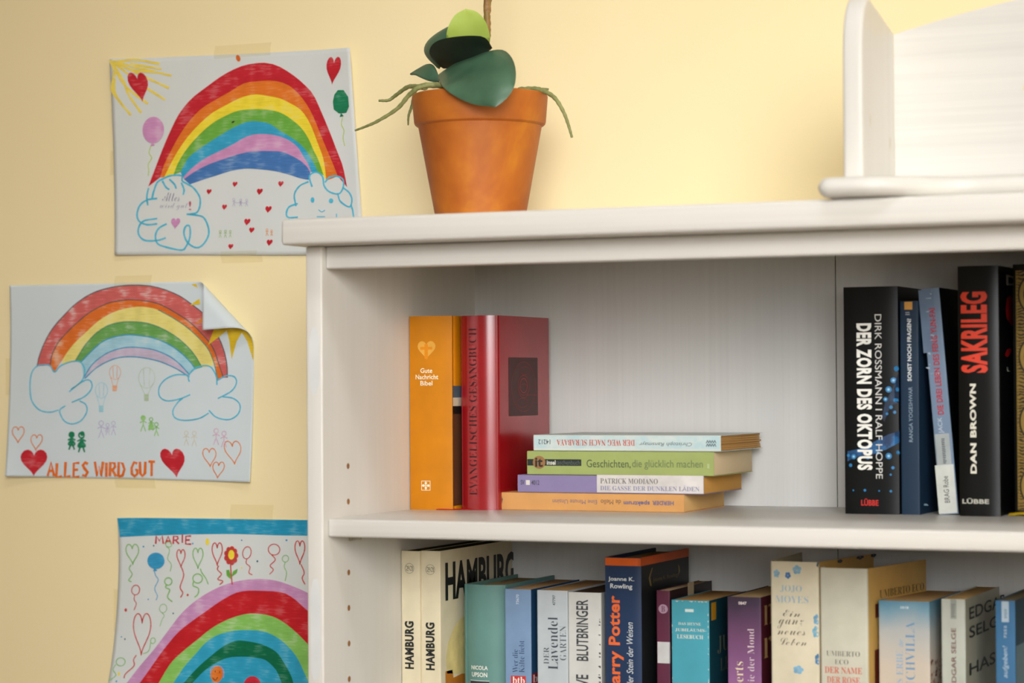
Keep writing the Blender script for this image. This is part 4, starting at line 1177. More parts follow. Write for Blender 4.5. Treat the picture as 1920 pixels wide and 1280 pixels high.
class Sheet:
    def __init__(self, label, corners, art, hfun, rgb, fold=None, grid=(60, 44)):
        self.c = [Vector((x, z)) for x, z in corners]       # TL TR BR BL on the wall
        self.a = [Vector(p) for p in art]
        self.h, self.fold = hfun, fold
        ctr = sum(self.c, Vector((0, 0))) / 4
        self.ctr = ctr
        self.root = tag(empty('childs_drawing', (ctr.x, WALL, ctr.y)), label, 'drawing', "children's drawings taped to the wall")
        m = MB()
        nx, ny = grid
        m.add([self.P(i / nx, j / ny, 0) for j in range(ny + 1) for i in range(nx + 1)],
              [(j * (nx + 1) + i, (j + 1) * (nx + 1) + i, (j + 1) * (nx + 1) + i + 1, j * (nx + 1) + i + 1) for j in range(ny) for i in range(nx)])
        o = m.build('paper', plain(rgb, 0.8, 0.012, 12, 'drawing_paper', 0.15), self.root, 60, clean=False)
        sm = o.modifiers.new('thickness', 'SOLIDIFY')
        sm.thickness = 0.00016
        sm.offset = -1.0
        self.layer = 0

    def st(self, p):
        """art units -> sheet coordinates (inverse bilinear)"""
        a, b, c, d = self.a
        s = t = 0.5
        for _ in range(6):
            f = a * (1 - s) * (1 - t) + b * s * (1 - t) + c * s * t + d * (1 - s) * t - Vector(p)
            fs = (b - a) * (1 - t) + (c - d) * t
            ft = (d - a) * (1 - s) + (c - b) * s
            k = fs.x * ft.y - fs.y * ft.x
            s, t = s - (f.x * ft.y - f.y * ft.x) / k, t - (fs.x * f.y - fs.y * f.x) / k
        return min(max(s, 0), 1), min(max(t, 0), 1)

    def bil(self, s, t):
        a, b, c, d = self.c
        return a * (1 - s) * (1 - t) + b * s * (1 - t) + c * s * t + d * (1 - s) * t

    def P(self, s, t, lift):
        q = self.bil(s, t) - self.ctr
        h = self.h(s, t)
        n = Vector((0, -1, 0))
        p = Vector((q.x, 0, q.y))
        if self.fold:
            p0, ang, r, mx = self.fold
            e = Vector((math.cos(ang), 0, math.sin(ang)))
            p00 = self.bil(*p0) - self.ctr
            k = (p - Vector((p00.x, 0, p00.y))).dot(e)
            if k > 0:
                ph = min(k / r, mx)
                ex = k - r * ph
                p = p + e * (r * math.sin(ph) + ex * math.cos(ph) - k)
                h += r * (1 - math.cos(ph)) + ex * math.sin(ph)
                n = e * -math.sin(ph) + Vector((0, -1, 0)) * math.cos(ph)
        return p + Vector((0, -h, 0)) + n * lift

    def lift(self):
        self.layer += 1
        return 0.00025 + 0.000012 * self.layer

    def put(self, m, pts, faces, lf):
        m.add([self.P(*self.st(p), lf) for p in pts], faces)

    def band(self, name, c0, c1, mat, label=None, n=44, k=4):
        A = resample(smooth_line(c0, 5), n)
        B = resample(smooth_line(c1, 5), n)
        m = MB()
        pts = [A[i].lerp(B[i], j / k) for i in range(n) for j in range(k + 1)]
        self.put(m, pts, [(i * (k + 1) + j, i * (k + 1) + j + 1, (i + 1) * (k + 1) + j + 1, (i + 1) * (k + 1) + j) for i in range(n - 1) for j in range(k)], self.lift())
        return self.fin(m, name, mat)

    def fin(self, m, name, mat, label=None, parent=None):
        o = m.build(name, mat, parent or self.root, clean=False)
        return o

    def ribbon(self, m, pts, width, lf, smooth=True, close=False):
        P = [Vector(p) for p in pts]
        if close:
            P = P + [P[0]]
        if smooth:
            P = smooth_line(P, 6)
        L, Rr = [], []
        for i, p in enumerate(P):
            d = P[min(i + 1, len(P) - 1)] - P[max(i - 1, 0)]
            d = d.normalized() if d.length > 1e-6 else Vector((1, 0))
            w = width / 2 * (1 + 0.12 * math.sin(i * 1.7 + p.x))
            nn = Vector((-d.y, d.x)) * w
            L.append(p + nn)
            Rr.append(p - nn)
        n = len(P)
        self.put(m, L + Rr, [(i, n + i, n + i + 1, i + 1) for i in range(n - 1)], lf)

    def stroke(self, name, lines, width, mat, smooth=True, parent=None):
        m = MB()
        lf = self.lift()
        for ln in lines:
            self.ribbon(m, ln, width, lf, smooth)
        return self.fin(m, name, mat, parent=parent)

    def fill(self, name, polys, mat, sub=0, parent=None):
        m = MB()
        lf = self.lift()
        for poly in polys:
            if sub:
                bm = bmesh.new()
                vs = [bm.verts.new((p[0], p[1], 0)) for p in poly]
                for t in tri(poly):
                    bm.faces.new([vs[i] for i in t])
                bmesh.ops.subdivide_edges(bm, edges=list(bm.edges), cuts=sub, use_grid_fill=True)
                bm.verts.index_update()
                self.put(m, [(v.co.x, v.co.y) for v in bm.verts], [[v.index for v in f.verts] for f in bm.faces], lf)
                bm.free()
            else:
                self.put(m, poly, tri(poly), lf)
        return self.fin(m, name, mat, parent=parent)

    def write(self, name, word, box, width, mat, jig=3.0):
        """hand-printed capitals"""
        x0, y0, x1, y1 = box
        m = MB()
        lf = self.lift()
        wid = [0.35 if c == ' ' else (0.4 if c == 'I' else (1.25 if c in 'WM' else 1.0)) for c in word]
        tot = sum(wid) + 0.32 * (len(word) - 1)
        u = (x1 - x0) / tot
        x = x0
        rr = random.Random(len(word))
        for c, w in zip(word, wid):
            dy, dh = rr.uniform(-jig, jig), rr.uniform(-jig, jig)
            for ln in LET.get(c, []):
                self.ribbon(m, [(x + u * w * a, y1 + dy + (y0 - y1 + dh) * b) for a, b in ln], width, lf, smooth=False)
            x += u * (w + 0.32)
        return self.fin(m, name, mat)

    def tape(self, x0, z0, x1, z1, along, inner):
        """a strip of clear tape that steps from the wall up onto the paper; inner = side that lies on the paper"""
        m = MB()
        n = 8
        vs = []
        for i in range(n + 1):
            t = i / n
            k = t if inner > 0 else 1 - t
            off = 0.0004 + 0.0024 * max(0.0, min(1.0, k * 2.2)) ** 1.5
            for j in (0, 1):
                if along == 'z':
                    x, z = (x0 if j == 0 else x1), z0 + (z1 - z0) * t
                else:
                    x, z = x0 + (x1 - x0) * t, (z0 if j == 0 else z1)
                vs.append((x - self.ctr.x, -off, z - self.ctr.y))
        m.add(vs, [(2 * i, 2 * i + 1, 2 * i + 3, 2 * i + 2) for i in range(n)])
        m.build('sticky_tape', TAPE, self.root)


def balloon_string(x, y, dy, amp, n=5):
    return [(x + amp * math.sin(k * 2.1), y + dy * k / n) for k in range(n + 1)]


def person(x, y, h, skirt=False):
    """stick figure: head, body, arms, legs"""
    r = h * 0.14
    ln = [ring_pts(x, y - h + r, r, r, 8) + [ring_pts(x, y - h + r, r, r, 8)[0]], [(x, y - h + 2 * r), (x, y - h * 0.38)], [(x - h * 0.22, y - h * 0.55), (x, y - h * 0.65), (x + h * 0.22, y - h * 0.55)],
          [(x - h * 0.16, y), (x, y - h * 0.38), (x + h * 0.16, y)]]
    if skirt:
        ln.append([(x, y - h * 0.62), (x - h * 0.18, y - h * 0.3), (x + h * 0.18, y - h * 0.3), (x, y - h * 0.62)])
    return ln


RED, ORANGE, YELLOW, GREEN, SKY, PINK, INDIGO = [marker(c) for c in ((202, 40, 52), (234, 124, 42), (248, 224, 62), (112, 178, 70), (58, 168, 208), (212, 150, 196), (74, 124, 188))]
CYAN = marker((82, 192, 222), 0.25)
DKGREEN = marker((34, 132, 92), 0.3)
FAINTG, FAINTV, FAINTO = marker((176, 206, 150), 0.6), marker((182, 172, 210), 0.6), marker((236, 170, 120), 0.6)
LGREEN = marker((150, 206, 120), 0.35)
BLACK = plain((40, 40, 44), 0.6)
ORLINE = marker((232, 130, 60), 0.25)
STRING = marker((196, 214, 116), 0.4)

# --- upper drawing: seven-colour rainbow between two clouds, with a rain of hearts
S1 = Sheet('drawing of a bold seven-band rainbow with falling red hearts, uppermost on the yellow wall',
           ((-0.4149, 1.8022), (-0.1207, 1.7964), (-0.1084, 1.5819), (-0.4104, 1.5900)), ((33.5, 128), (1414, 64), (1481, 1244), (58, 1244)),
           lambda s, t: 0.0012 + 0.0008 * (1 + math.sin(8 * s + 3 * t)) + 0.006 * (1 - s) ** 8 * (1 - t) ** 3 + 0.004 * (1 - s) ** 8 * t ** 4 + 0.009 * s ** 9 * (1 - 0.5 * t), (219, 224, 222))
arcs = [
    [(248, 853), (300, 720), (340, 620), (385, 520), (430, 435), (500, 350), (590, 280), (680, 215), (780, 165), (860, 147), (930, 145), (1000, 165), (1080, 215), (1140, 265), (1195, 325), (1240, 420), (1290, 540), (1335, 660), (1365, 740), (1388, 858)],
    [(318, 800), (340, 730), (380, 650), (430, 560), (490, 475), (560, 405), (640, 355), (720, 310), (800, 262), (880, 250), (960, 247), (1030, 262), (1090, 300), (1150, 370), (1195, 450), (1240, 560), (1285, 670), (1310, 730), (1335, 795)],
    [(340, 800), (375, 730), (420, 650), (480, 565), (550, 490), (620, 430), (700, 385), (780, 345), (860, 325), (940, 335), (1010, 350), (1070, 380), (1120, 410), (1160, 460), (1190, 520), (1220, 600), (1255, 700), (1270, 820)],
    [(395, 785), (420, 720), (470, 640), (540, 560), (620, 490), (700, 445), (770, 418), (860, 410), (950, 415), (1020, 435), (1080, 475), (1130, 520), (1170, 580), (1200, 650), (1225, 700), (1255, 790)],
    [(435, 770), (480, 690), (540, 640), (600, 600), (680, 550), (750, 510), (820, 482), (880, 480), (950, 495), (1000, 530), (1060, 565), (1110, 600), (1150, 640), (1190, 700), (1225, 775)],
    [(450, 800), (510, 740), (580, 690), (660, 650), (740, 610), (800, 575), (860, 555), (930, 553), (1000, 565), (1060, 590), (1110, 630), (1140, 680), (1165, 720), (1185, 770)],
    [(455, 810), (520, 765), (600, 725), (700, 690), (800, 660), (880, 650), (960, 650), (1020, 655), (1080, 680), (1130, 710), (1165, 745), (1180, 775)],
    [(490, 840), (560, 815), (640, 790), (740, 760), (820, 750), (900, 755), (980, 765), (1060, 785), (1120, 805), (1170, 815)]]
rainbow = tag(bpy.data.objects.new('rainbow', None))
COL.objects.link(rainbow)
rainbow.parent = S1.root
for (c0, c1), mt in zip(zip(arcs, arcs[1:]), (RED, ORANGE, YELLOW, GREEN, SKY, PINK, INDIGO)):
    S1.band('rainbow_band', c0, c1, mt).parent = rainbow
S1.fill('ink_spot', [ring_pts(738, 483, 10, 5, 10, -0.5)], BLACK)
S1.stroke('cloud', [[(250, 860), (240, 910), (245, 960)], [(300, 920), (240, 930), (200, 960), (183, 1010), (195, 1050), (240, 1070), (300, 1065)],
                    [(300, 1035), (220, 1050), (192, 1090), (195, 1130), (230, 1160), (300, 1160), (350, 1145)],
                    [(355, 1065), (310, 1090), (290, 1130), (300, 1175), (340, 1195), (440, 1215), (470, 1190), (490, 1140), (488, 1080), (465, 1080), (455, 1120), (475, 1170), (520, 1200), (560, 1190), (595, 1140), (598, 1090), (570, 1030), (520, 1015), (470, 1010)],
                    [(490, 1010), (530, 1000), (548, 960), (545, 910), (510, 860), (470, 835), (445, 820), (440, 790), (380, 790), (330, 810), (300, 830), (280, 880), (270, 920)],
                    [(330, 820), (350, 855), (370, 870)], [(370, 810), (400, 840), (410, 865)], [(440, 830), (455, 870), (450, 900)]], 10, CYAN)
cl = S1.stroke('cloud', [[(1190, 855), (1175, 800), (1195, 775), (1225, 775), (1250, 800), (1258, 850), (1290, 885), (1340, 895), (1365, 860), (1365, 815), (1330, 795), (1290, 800), (1262, 830)],
                         [(1170, 825), (1120, 850), (1090, 900), (1100, 965)], [(1110, 950), (1060, 970), (1045, 1010), (1060, 1030), (1110, 1028)],
                         [(1365, 860), (1400, 890), (1415, 930), (1400, 970), (1350, 940), (1335, 900)], [(1410, 960), (1420, 1000), (1422, 1070), (1380, 1130), (1300, 1140)], [(1060, 1040), (1080, 1110), (1180, 1140), (1290, 1135)]], 9, CYAN)
S1.fill('face', [ring_pts(1192, 930, 11, 16, 14), ring_pts(1296, 935, 13, 14, 14)], CYAN, parent=cl)
S1.stroke('face', [[(1225, 985), (1243, 998), (1262, 988)], [(1215, 1025), (1262, 1025)], [(1326, 1008), (1326, 1032)]], 5, CYAN, parent=cl)
S1.stroke('sun', [[(40, 135), (60, 200), (44, 300), (80, 360), (150, 445)], [(45, 140), (110, 250), (140, 330), (210, 432)], [(50, 140), (200, 260), (350, 358)], [(55, 140), (220, 220), (372, 290)],
                  [(60, 140), (240, 185), (388, 220)], [(60, 145), (180, 130), (320, 152)], [(90, 160), (180, 190), (300, 200)], [(70, 200), (130, 290), (250, 380)], [(60, 240), (60, 320), (110, 400)], [(150, 150), (260, 170), (330, 180)]], 13, marker((246, 222, 96), 0.5, 50))
S1.fill('heart', [heart_pts(140, 372, 262, 200, lean=-0.32)], RED)
S1.fill('heart', [heart_pts(1268, 276, 1360, 112, lean=0.18)], RED)
for x, y, r in ((750, 840, 15), (1013, 838, 16), (600, 882, 15), (893, 882, 18), (690, 970, 15), (943, 983, 19), (822, 1055, 19), (848, 1102, 16), (950, 1173, 18), (728, 1195, 15)):
    S1.fill('heart', [heart_pts(x - r, y + r * 1.15, x + r, y - r, lean=0.2)], RED)
S1.fill('heart', [heart_pts(378, 1096, 434, 1032, lean=0.1)], PINK)
S1.fill('balloon', [ring_pts(280, 530, 62, 76, 30, 0.1), [(275, 600), (262, 622), (288, 618)]], PINK)
S1.stroke('balloon_string', [[(265, 622), (255, 660), (270, 690), (250, 725), (252, 760), (249, 792)]], 5, STRING)
S1.fill('balloon', [[(1340, 305), (1375, 305), (1402, 345), (1406, 400), (1390, 435), (1345, 437), (1316, 415), (1311, 370), (1320, 330)], [(1358, 435), (1350, 458), (1374, 454)]], DKGREEN)
S1.stroke('balloon_string', [[(1367, 460), (1360, 500), (1375, 535), (1369, 575), (1378, 625)]], 5, STRING)
S1.fill('orange_dot', [ring_pts(768, 118, 12, 20, 14, -0.3)], marker((228, 110, 40)))
S1.stroke('little_people', person(745, 966, 46) + person(785, 966, 42) + person(820, 966, 42) + [[(745, 945), (822, 947)]], 2, FAINTV)
S1.stroke('little_people', person(668, 1145, 42) + person(698, 1145, 44) + person(726, 1145, 42), 3, FAINTG)
S1.stroke('little_people', person(937, 1134, 40) + person(963, 1134, 34), 3.5, FAINTO)
for s, bx, mt in (('Alles', (330, 885, 430, 938), marker((140, 130, 158), 0.3)), ('wird gut', (316, 946, 478, 988), marker((178, 170, 190), 0.4)), ('!', (484, 936, 498, 986), marker((190, 90, 110), 0.3))):
    vs, fs = glyphs(s, 'script')
    m = MB()
    S1.put(m, [(bx[0] + a * (bx[2] - bx[0]), bx[3] - b * (bx[3] - bx[1])) for a, b in vs], fs, S1.lift())
    S1.fin(m, 'handwriting', mt)
S1.tape(-0.2875, 1.8094, -0.219, 1.7955, 'z', 1)
S1.tape(-0.2802, 1.5779, -0.2305, 1.5905, 'z', 1)
S1.tape(-0.4194, 1.6772, -0.4062, 1.7032, 'x', 1)

# --- middle drawing: pencil rainbow, its top right corner curling over
def h2(s, t):
    return 0.0012 + 0.0007 * (1 + math.sin(6 * s + 2 * t)) + 0.008 * (1 - s) ** 9 * t ** 3 + 0.004 * (1 - s) ** 9 * (1 - t) ** 5 + 0.006 * s ** 9 * t ** 5


S2 = Sheet('drawing of a pale pencil rainbow with orange capitals and a curled top corner',
           ((-0.5469, 1.5600), (-0.2396, 1.5590), (-0.2433, 1.3464), (-0.5504, 1.3496)), ((67, 107), (1457, 113), (1445, 1228), (55, 1195)), h2, (215, 226, 230),
           fold=((0.762, 0.015), 0.809, 0.0105, R(172)), grid=(120, 90))
arcs = [
    [(222, 570), (240, 500), (275, 420), (320, 350), (380, 285), (450, 220), (540, 165), (640, 135), (750, 122), (860, 128), (950, 150), (1040, 190), (1110, 240), (1180, 300), (1240, 390), (1285, 490), (1305, 580), (1308, 650)],
    [(300, 565), (310, 510), (345, 440), (400, 380), (460, 325), (540, 265), (640, 220), (740, 205), (840, 212), (930, 235), (1020, 285), (1100, 340), (1170, 410), (1225, 480), (1255, 560), (1285, 650)],
    [(325, 605), (375, 530), (430, 455), (500, 390), (580, 320), (660, 275), (740, 252), (830, 245), (920, 265), (1000, 310), (1080, 365), (1150, 430), (1200, 490), (1230, 560), (1245, 620), (1252, 660)],
    [(445, 545), (500, 460), (560, 395), (630, 350), (710, 330), (800, 330), (880, 345), (960, 380), (1030, 425), (1090, 480), (1130, 530), (1165, 590)],
    [(480, 550), (540, 490), (600, 440), (660, 415), (740, 402), (820, 408), (900, 425), (980, 460), (1050, 510), (1100, 560), (1130, 600)],
    [(495, 640), (540, 570), (600, 520), (660, 490), (740, 472), (820, 475), (900, 490), (980, 525), (1040, 570), (1095, 630)],
    [(500, 645), (560, 590), (620, 555), (690, 530), (770, 525), (850, 535), (930, 555), (1010, 590), (1060, 620), (1095, 645)]]
rainbow = bpy.data.objects.new('rainbow', None)
COL.objects.link(rainbow)
rainbow.parent = S2.root
yel0 = [(370, 560)] + arcs[2][1:-2] + [(1228, 585)]
for c0, c1, mt in ((arcs[0], arcs[1], marker((216, 106, 102), 0.75, 60)), (arcs[1], arcs[2], marker((232, 118, 46), 0.6)), (yel0, arcs[3], marker((240, 226, 132), 0.3)), (arcs[3], arcs[4], marker((112, 172, 90), 0.6)),
                   (arcs[4], arcs[5], marker((168, 214, 230), 0.6)), (arcs[5], arcs[6], marker((206, 192, 214), 0.4))):
    S2.band('rainbow_band', c0, c1, mt).parent = rainbow
teal, dusk = marker((64, 158, 200), 0.2), marker((72, 92, 98), 0.2)
S2.stroke('rainbow_outline', [arcs[0], arcs[1]], 5, dusk).parent = rainbow
S2.stroke('rainbow_outline', [arcs[3], arcs[2][8:]], 5, marker((70, 140, 120), 0.2)).parent = rainbow
S2.stroke('rainbow_outline', [arcs[4], arcs[5], arcs[6]], 6, teal).parent = rainbow
WHITEP = marker((226, 228, 220), 0.1)
c2 = S2.stroke('cloud', [[(350, 820), (300, 832), (240, 820), (195, 770), (182, 700), (188, 620), (215, 575), (260, 562), (300, 570), (325, 605), (360, 570), (420, 548), (470, 548), (497, 580), (498, 620), (480, 660), (410, 718)],
                         [(420, 705), (500, 655), (535, 660), (540, 700), (500, 745), (425, 778)], [(470, 770), (505, 790), (512, 830), (480, 880), (430, 900), (385, 885), (360, 845), (358, 818), (388, 797)]], 7, CYAN)
S2.stroke('cloud', [[(1095, 670), (1090, 640), (1120, 600), (1170, 582), (1215, 590), (1245, 640), (1250, 690)], [(1250, 665), (1300, 640), (1345, 645), (1358, 680), (1330, 725), (1255, 765)],
                    [(1280, 755), (1340, 765), (1378, 800), (1370, 850), (1320, 882), (1250, 870), (1205, 830)], [(1205, 845), (1150, 875), (1070, 885), (1015, 870), (1003, 830), (1030, 785), (1060, 760)],
                    [(1100, 742), (1040, 765), (970, 775), (928, 750), (925, 700), (960, 655), (1020, 630), (1085, 632)]], 7, CYAN)
S2.fill('heart', [heart_pts(130, 1196, 290, 1042)], RED)
S2.fill('heart', [heart_pts(936, 1206, 1082, 1040, lean=-0.25)], RED)
for x, y, r, q in ((118, 955, 36, 0.0), (222, 1000, 35, 0.1), (1212, 1088, 40, -0.1), (1345, 1060, 50, -0.2), (1262, 1158, 35, 0.1)):
    h = heart_pts(x - r, y + r * 1.4, x + r, y - r * 1.2, lean=q)
    S2.stroke('heart', [h + [h[0]]], 5, ORLINE, smooth=False)
S2.write('lettering', 'ALLES WIRD GUT', (288, 1118, 902, 1198), 15, marker((232, 112, 30), 0.25))
for x, y, r, hh, mt in ((675, 612, 32, 145, marker((236, 176, 140), 0.5)), (597, 712, 35, 170, marker((160, 212, 226), 0.5)), (855, 645, 46, 180, marker((190, 210, 180), 0.6))):
    g = ring_pts(x, y, r, r * 1.25, 20)
    S2.stroke('hot_air_balloon', [g + [g[0]], [(x - r * 0.4, y - r * 1.1), (x - r * 0.3, y + r)], [(x + r * 0.4, y - r * 1.1), (x + r * 0.3, y + r)], [(x - r * 0.8, y + r * 0.8), (x - 12, y + hh * 0.5)], [(x + r * 0.7, y + r * 0.8), (x + 8, y + hh * 0.5)]], 3.2, mt)
    S2.fill('balloon_basket', [[(x - 16, y + hh * 0.5), (x + 12, y + hh * 0.5), (x + 10, y + hh * 0.72), (x - 14, y + hh * 0.72)]], mt)
S2.stroke('little_people', person(425, 1045, 98, True) + person(482, 1060, 112, True), 9, DKGREEN)
S2.fill('little_people', [ring_pts(425, 962, 14, 18, 12), ring_pts(486, 955, 13, 14, 12), [(475, 985), (492, 985), (500, 1035), (460, 1035)], [(415, 985), (432, 985), (438, 1012), (408, 1012)]], DKGREEN)
S2.stroke('little_people', person(595, 980, 96) + person(632, 965, 66, True) + person(665, 965, 78), 3, FAINTV)
S2.stroke('little_people', person(835, 945, 88) + person(880, 940, 72, True) + person(910, 972, 76), 5, LGREEN)
S2.fill('little_people', [ring_pts(834, 868, 14, 14, 12), [(872, 905), (890, 905), (896, 935), (862, 935)]], LGREEN)
S2.stroke('little_people', person(1080, 1025, 80) + person(1125, 1030, 84), 3, marker((216, 206, 180), 0.5))
S2.stroke('little_people', person(1248, 1022, 90) + person(1292, 1035, 88), 4.5, marker((220, 180, 205), 0.4))
SUN = marker((232, 196, 44), 0.3)
S2.fill('sun', [[(1186, 316), (1240, 292), (1300, 290), (1380, 330), (1432, 378), (1457, 430), (1452, 560), (1418, 450), (1388, 400), (1358, 450), (1332, 550), (1318, 440), (1304, 388), (1265, 420), (1200, 468), (1228, 392), (1240, 358), (1200, 326)],
               [(1098, 244), (1150, 208), (1156, 238)], [(1106, 126), (1134, 124), (1142, 148)]], SUN, sub=4)
S2.fill('sun', [[(1120, 352), (1176, 306), (1170, 340)]], marker((228, 128, 52), 0.2), sub=2)
S2.tape(-0.4132, 1.5675, -0.3668, 1.5549, 'z', 1)
S2.tape(-0.4135, 1.3383, -0.3631, 1.3500, 'z', 1)
S2.tape(-0.5560, 1.4391, -0.5410, 1.4793, 'x', 1)

# --- lower drawing: blue sky band, balloons and a wide rainbow, its right half behind the bookcase
S3 = Sheet('drawing with a blue sky band, outlined balloons and wide rainbow, partly behind the bookcase',
           ((-0.4042, 1.3066), (-0.1150, 1.3076), (-0.1199, 1.1074), (-0.4196, 1.0892)), ((190, 109), (1874, 136), (1852, 1506), (110, 1524)),
           lambda s, t: 0.0012 + 0.0006 * (1 + math.sin(7 * s)) + 0.011 * (1 - s) ** 7 * (1 - t) ** 6 + 0.022 * (1 - s) ** 4 * t ** 4, (220, 226, 224))
S3.band('sky_band', [(192, 112), (400, 108), (700, 100), (1000, 98), (1300, 108), (1490, 125), (1870, 138)], [(192, 246), (400, 238), (700, 230), (1000, 228), (1300, 238), (1490, 240), (1870, 250)], marker((40, 156, 196), 0.35, 0))
p = [
    [(238, 1290), (330, 1160), (430, 1040), (520, 920), (620, 790), (720, 700), (840, 625), (960, 575), (1080, 550), (1190, 545), (1300, 560), (1400, 595), (1490, 635), (1620, 710), (1780, 880)],
    [(330, 1290), (430, 1140), (500, 1040), (600, 920), (700, 840), (800, 770), (900, 700), (1000, 645), (1080, 628), (1180, 628), (1330, 640), (1420, 690), (1490, 755), (1620, 860), (1760, 1030)],
    [(465, 1290), (550, 1140), (640, 1050), (740, 970), (840, 890), (940, 835), (1040, 800), (1130, 788), (1250, 805), (1340, 850), (1420, 915), (1490, 985), (1600, 1110), (1680, 1290)],
    [(566, 1290), (650, 1160), (720, 1080), (800, 990), (880, 940), (980, 912), (1080, 905), (1200, 915), (1300, 960), (1380, 1030), (1440, 1110), (1490, 1220), (1520, 1290)],
    [(634, 1290), (740, 1170), (830, 1090), (920, 1020), (1010, 980), (1100, 985), (1200, 1010), (1290, 1060), (1340, 1130), (1390, 1220), (1412, 1290)],
    [(695, 1290), (790, 1190), (880, 1130), (960, 1098), (1060, 1092), (1150, 1100), (1220, 1120), (1290, 1190), (1332, 1290)],
    [(700, 1500), (790, 1500), (880, 1500), (960, 1500), (1060, 1500), (1150, 1500), (1220, 1500), (1290, 1500), (1332, 1500)]]
rainbow = bpy.data.objects.new('rainbow', None)
COL.objects.link(rainbow)
rainbow.parent = S3.root
PURP = marker((208, 152, 198), 0.4)
for (c0, c1), mt in zip(zip(p, p[1:]), (PURP, marker((204, 34, 42), 0.3), marker((142, 204, 100), 0.45), marker((52, 170, 208), 0.35), marker((8, 112, 76), 0.35), marker((48, 166, 204), 0.35))):
    S3.band('rainbow_band', c0, c1, mt).parent = rainbow
low = [[(c[0][0], c[0][1]), (c[0][0] - (80 if c[0][0] < 600 else 20), 1500)] for c in p[:6]]
for a, b, mt in zip(low, low[1:], (PURP, marker((204, 34, 42), 0.3), marker((142, 204, 100), 0.45), marker((52, 170, 208), 0.35), marker((8, 112, 76), 0.35))):
    S3.band('rainbow_band', a, b, mt, n=8).parent = rainbow
low = [[c[-1], (c[-1][0] + (40 if c[-1][1] < 1200 else 15), 1500)] for c in p[:6]]
for a, b, mt in zip(low, low[1:], (PURP, marker((204, 34, 42), 0.3), marker((142, 204, 100), 0.45), marker((52, 170, 208), 0.35), marker((8, 112, 76), 0.35))):
    S3.band('rainbow_band', a, b, mt, n=8).parent = rainbow
ORF = marker((232, 120, 36), 0.2)
f = S3.fill('smiling_face', [ring_pts(878, 1215, 42, 58, 26, 0.15)], ORF)
S3.stroke('face_lines', [[(850, 1240), (868, 1256), (885, 1236)], [(866, 1188), (868, 1200)], [(898, 1192), (898, 1205)]], 5, BLACK, parent=f)
S3.stroke('face_halo', [[(835, 1210), (838, 1170), (870, 1158), (905, 1160), (925, 1190), (925, 1240)]], 4, PURP, parent=f)
f = S3.fill('round_red_figure', [ring_pts(1125, 1290, 58, 60, 26)], marker((206, 40, 60), 0.2))
S3.fill('eye', [ring_pts(1120, 1282, 26, 20, 16)], WHITEP, parent=f)
S3.fill('eye', [ring_pts(1118, 1284, 9, 9, 12)], BLACK, parent=f)
S3.write('lettering', 'MARIE', (442, 235, 698, 294), 11, marker((200, 44, 56), 0.2), 5)
REDL, GRL, BLL = marker((208, 70, 66), 0.15), marker((140, 194, 116), 0.2), marker((58, 158, 206), 0.2)


def heart_balloon(x0, y0, x1, y1, mat, string):
    h = heart_pts(x0, y1, x1, y0)
    S3.stroke('heart_balloon', [h + [h[0]], string], 7, mat, smooth=True)


def round_balloon(cx, cy, rx, ry, mat, string, w=6):
    h = ring_pts(cx, cy, rx, ry, 18, 0.2)
    S3.stroke('balloon', [h + [h[0]], string], w, mat)


heart_balloon(226, 296, 322, 440, GRL, [(262, 440), (248, 470), (268, 510), (242, 550), (262, 562)])
heart_balloon(590, 335, 652, 462, REDL, [(626, 462), (640, 520), (615, 600), (634, 640), (618, 674)])
heart_balloon(704, 325, 780, 470, GRL, [(758, 470), (770, 500), (798, 540), (815, 582)])
heart_balloon(840, 288, 916, 450, REDL, [(888, 450), (880, 478), (908, 510), (882, 545), (918, 560), (895, 584)])
heart_balloon(1418, 275, 1490, 442, REDL, [(1462, 442), (1484, 500), (1470, 540), (1490, 584)])
heart_balloon(276, 782, 410, 1076, REDL, [(308, 1076), (290, 1110), (296, 1150), (240, 1205), (232, 1236)])
round_balloon(293, 620, 29, 34, REDL, [(285, 655), (283, 690), (298, 715), (282, 762)])
round_balloon(1086, 360, 29, 43, REDL, [(1085, 402), (1082, 435), (1108, 460), (1100, 500), (1124, 516)])
round_balloon(1275, 338, 40, 38, REDL, [(1258, 374), (1284, 410), (1248, 450), (1270, 480), (1244, 512)])
round_balloon(530, 560, 26, 26, GRL, [(516, 584), (512, 604), (540, 620), (525, 670), (560, 704)], 8)
round_balloon(740, 540, 34, 32, GRL, [(712, 560), (708, 590), (745, 610), (742, 650), (718, 672)], 8)
round_balloon(535, 300, 22, 18, GRL, [(517, 312), (540, 340), (526, 400), (552, 440), (544, 490)], 5)
round_balloon(1354, 402, 22, 24, GRL, [(1352, 428), (1346, 460), (1362, 500), (1352, 560)], 5)
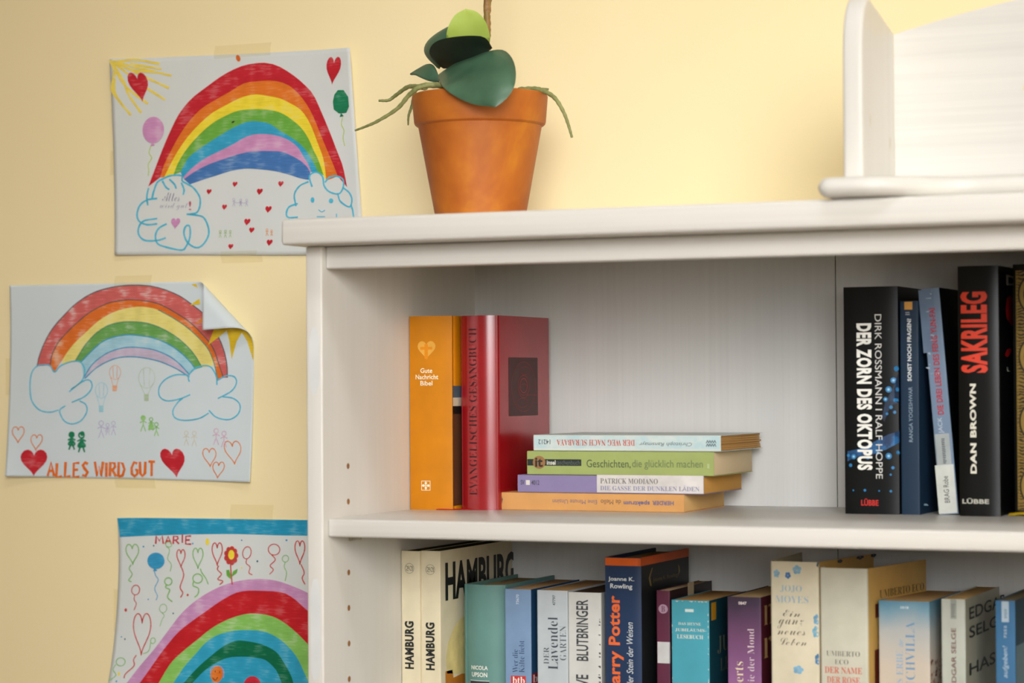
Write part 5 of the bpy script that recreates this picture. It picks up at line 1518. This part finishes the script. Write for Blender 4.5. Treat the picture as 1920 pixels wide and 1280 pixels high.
round_balloon(494, 750, 26, 30, GRL, [(480, 775), (502, 800), (486, 830), (472, 876)], 4)
round_balloon(424, 976, 17, 20, GRL, [(408, 990), (402, 1030), (388, 1055), (356, 1066)], 5)
round_balloon(200, 1122, 32, 28, GRL, [(166, 1140), (150, 1175), (174, 1215), (126, 1252)], 6)
b_ = S3.fill('balloon', [ring_pts(442, 415, 62, 58, 28), [(430, 465), (420, 488), (452, 484)]], BLL)
S3.stroke('balloon_string', [[(430, 488), (440, 520), (458, 550), (432, 610), (452, 660), (442, 692)]], 5, BLL, parent=b_)
f = S3.fill('flower', [ring_pts(976 + 34 * math.cos(R(40 * k)), 380 + 48 * math.sin(R(40 * k)), 17, 20, 12) for k in range(9)] + [ring_pts(976, 380, 34, 48, 24)], REDL)
S3.fill('flower_centre', [ring_pts(978, 374, 22, 34, 20)], YELLOW, parent=f)
S3.stroke('flower_stem', [[(972, 440), (976, 500), (984, 584)]], 8, REDL, parent=f)
S3.fill('flower_leaf', [[(972, 545), (945, 520), (942, 482), (962, 478), (976, 520)], [(980, 528), (990, 490), (1022, 472), (1016, 502)]], GREEN, parent=f)
S3.fill('confetti_dot', [ring_pts(810, 282, 13, 24, 14), ring_pts(195, 1205, 9, 12, 10), ring_pts(1050, 466, 5, 6, 8)], YELLOW)
S3.fill('confetti_dot', [ring_pts(222, 760, 9, 12, 10), ring_pts(670, 656, 7, 9, 10)], REDL)
S3.fill('confetti_dot', [ring_pts(x, y, r, r * 1.3, 10) for x, y, r in ((428, 308, 5), (1160, 420, 6), (222, 964, 5), (567, 785, 5))], marker((30, 96, 110), 0.2))
S3.fill('confetti_dot', [ring_pts(x, y, r, r, 10) for x, y, r in ((355, 314, 6), (706, 294, 6), (1362, 272, 7), (1050, 272, 5), (386, 686, 5), (196, 948, 5), (182, 1256, 6))], BLL)
S3.tape(-0.2705, 1.3224, -0.2191, 1.3060, 'z', 1)
S3.tape(-0.4167, 1.1826, -0.3990, 1.2287, 'x', 1)
